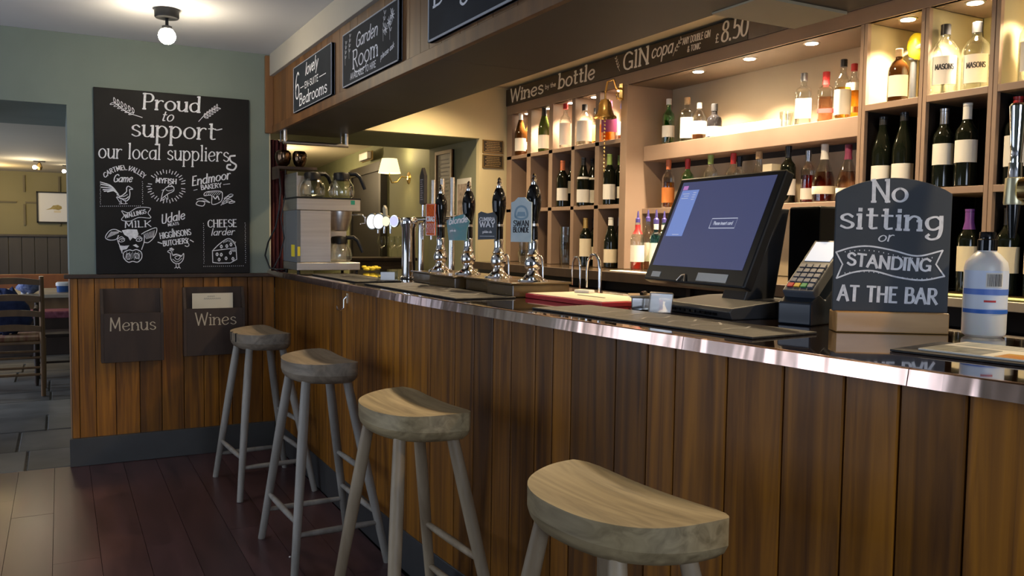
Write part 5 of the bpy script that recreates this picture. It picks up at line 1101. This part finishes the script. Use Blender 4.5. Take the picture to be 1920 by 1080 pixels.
t=thing('bench_seat','long dark bench with a red cushion behind the dining table','bench',(-.6,10.7,0)); bx(-1.6,1.6,-.25,.25,0,.40).build('bench_box',darkw,t,bevel=.004); bx(-1.6,1.6,-.26,.26,.40,.48).build('cushion',noisy('bench_red',(.16,.04,.06),(.30,.10,.14),(20,20,20),.9,3),t,bevel=.015); bx(-1.6,1.6,.26,.30,.0,.86).build('backrest',noisy('bench_back_orange',(.22,.07,.02),(.32,.11,.03),(10,10,2),.5,3),t,bevel=.01)
t=thing('carver_chair','dark turned wooden armchair between the ladder back chair and the table','chair',(.0,8.62,0),R(180))
for a in (-.24,.2):
    M().lathe([(.014,0),(.020,.05),(.015,.14),(.022,.25),(.016,.42),(.024,.48),(.012,.54),(.02,.66)],12,cx=a,cy=.2).build('front_post',darkw,t); M().tube([(a,-.2,0),(a,-.2,.7)],.018).build('back_post',darkw,t); M().tube([(a,.22,.665),(a,-.2,.665)],.018).build('arm',darkw,t)
bx(-.25,.22,-.2,.22,.42,.45).build('seat',darkw,t,bevel=.006); M().tube([(-.24,.2,.2),(.2,.2,.2)],.01).build('stretcher',darkw,t)
t=thing('food_tub','blue tub with white lid on the dining table','tub',(.02,9.35,.7605)); M().lathe([(.055,0),(.06,.06)],20,ex=4).build('tub_body',mat('tub_blue',(.03,.10,.32),.4),t); M().lathe([(.066,.06),(.066,.085),(.055,.095)],20,ex=4).build('lid',whitep,t)
for i in range(2):
    t=thing('cruet',['left','right'][i]+' small white cruet on the dining table','cruet',(-.315+.045*i,8.95+.25,.7605)); M().lathe([(.018,0),(.02,.01),(.016,.07),(.012,.08)],12).build('body',whitep,t); M().lathe([(.013,.08),(.011,.098),(.003,.103)],12).build('top',steel,t)
t=thing('picture','framed print of a resting bird on the dining room wall','picture',(-.035,12.975,1.455)); g=M()
for a,b,c,d in ((-.235,.235,0,.018),(-.235,.235,.40,.418),(-.235,-.217,0,.418),(.217,.235,0,.418)): g.box(a,b,-.03,0,c,d)
g.build('frame',blackp,t); bx(-.217,.217,-.012,-.004,.018,.40).build('mount',whitep,t)
ik=binkf(.012); ik.fill([(-.13,.175),(-.07,.20),(-.04,.235),(.02,.245),(.06,.225),(.065,.195),(.03,.175),(-.05,.185)]); ik.build('bird_print',noisy('bird_ochre',(.30,.22,.06),(.5,.42,.2),(30,30,30),.8,3),t); bx(-.03,.05,-.0128,-.0122,.14,.17).build('print_patch',labelc,t)
for i,(a,b) in enumerate(((-.19,10.9),(.10,11.4))):
    t=thing('spotlight',['ceiling spotlight with glowing bulb in the dining room','small ceiling spotlight near the doorway edge in the dining room'][i],'light',(a,b,2.13)); bx(-.06,.06,-.02,.02,-.012,0).build('mount',blackp,t); M().lathe([(.02,-.10),(.032,-.07),(.02,-.03),(.006,-.012)],14).build('lamp_head',dkbrass,t); M().ball((-.045,-.03,-.075),.022).build('bulb',emit('bulb_dining',(1,.84,.6),40),t)
point('dining_light',(-.75,11.9,1.98),26,(1,.72,.32),.25); point('dining_light',(-.3,10.7,1.95),10,(1,.85,.6),.2); area('dining_fill_light',(-2.9,8.6,1.4),(1,-.1,-.25),1.0,1.2,55,DAY)  # the area lamp is added fill for chair and table, not a window
tag(M().ball((0,0,.003),.006,8,5,(1,1,.5)).build('paper_scrap',labelm,loc=(.83,3.50,.0008)),'tiny white scrap of paper on the dark floorboards by the stool legs','scrap')
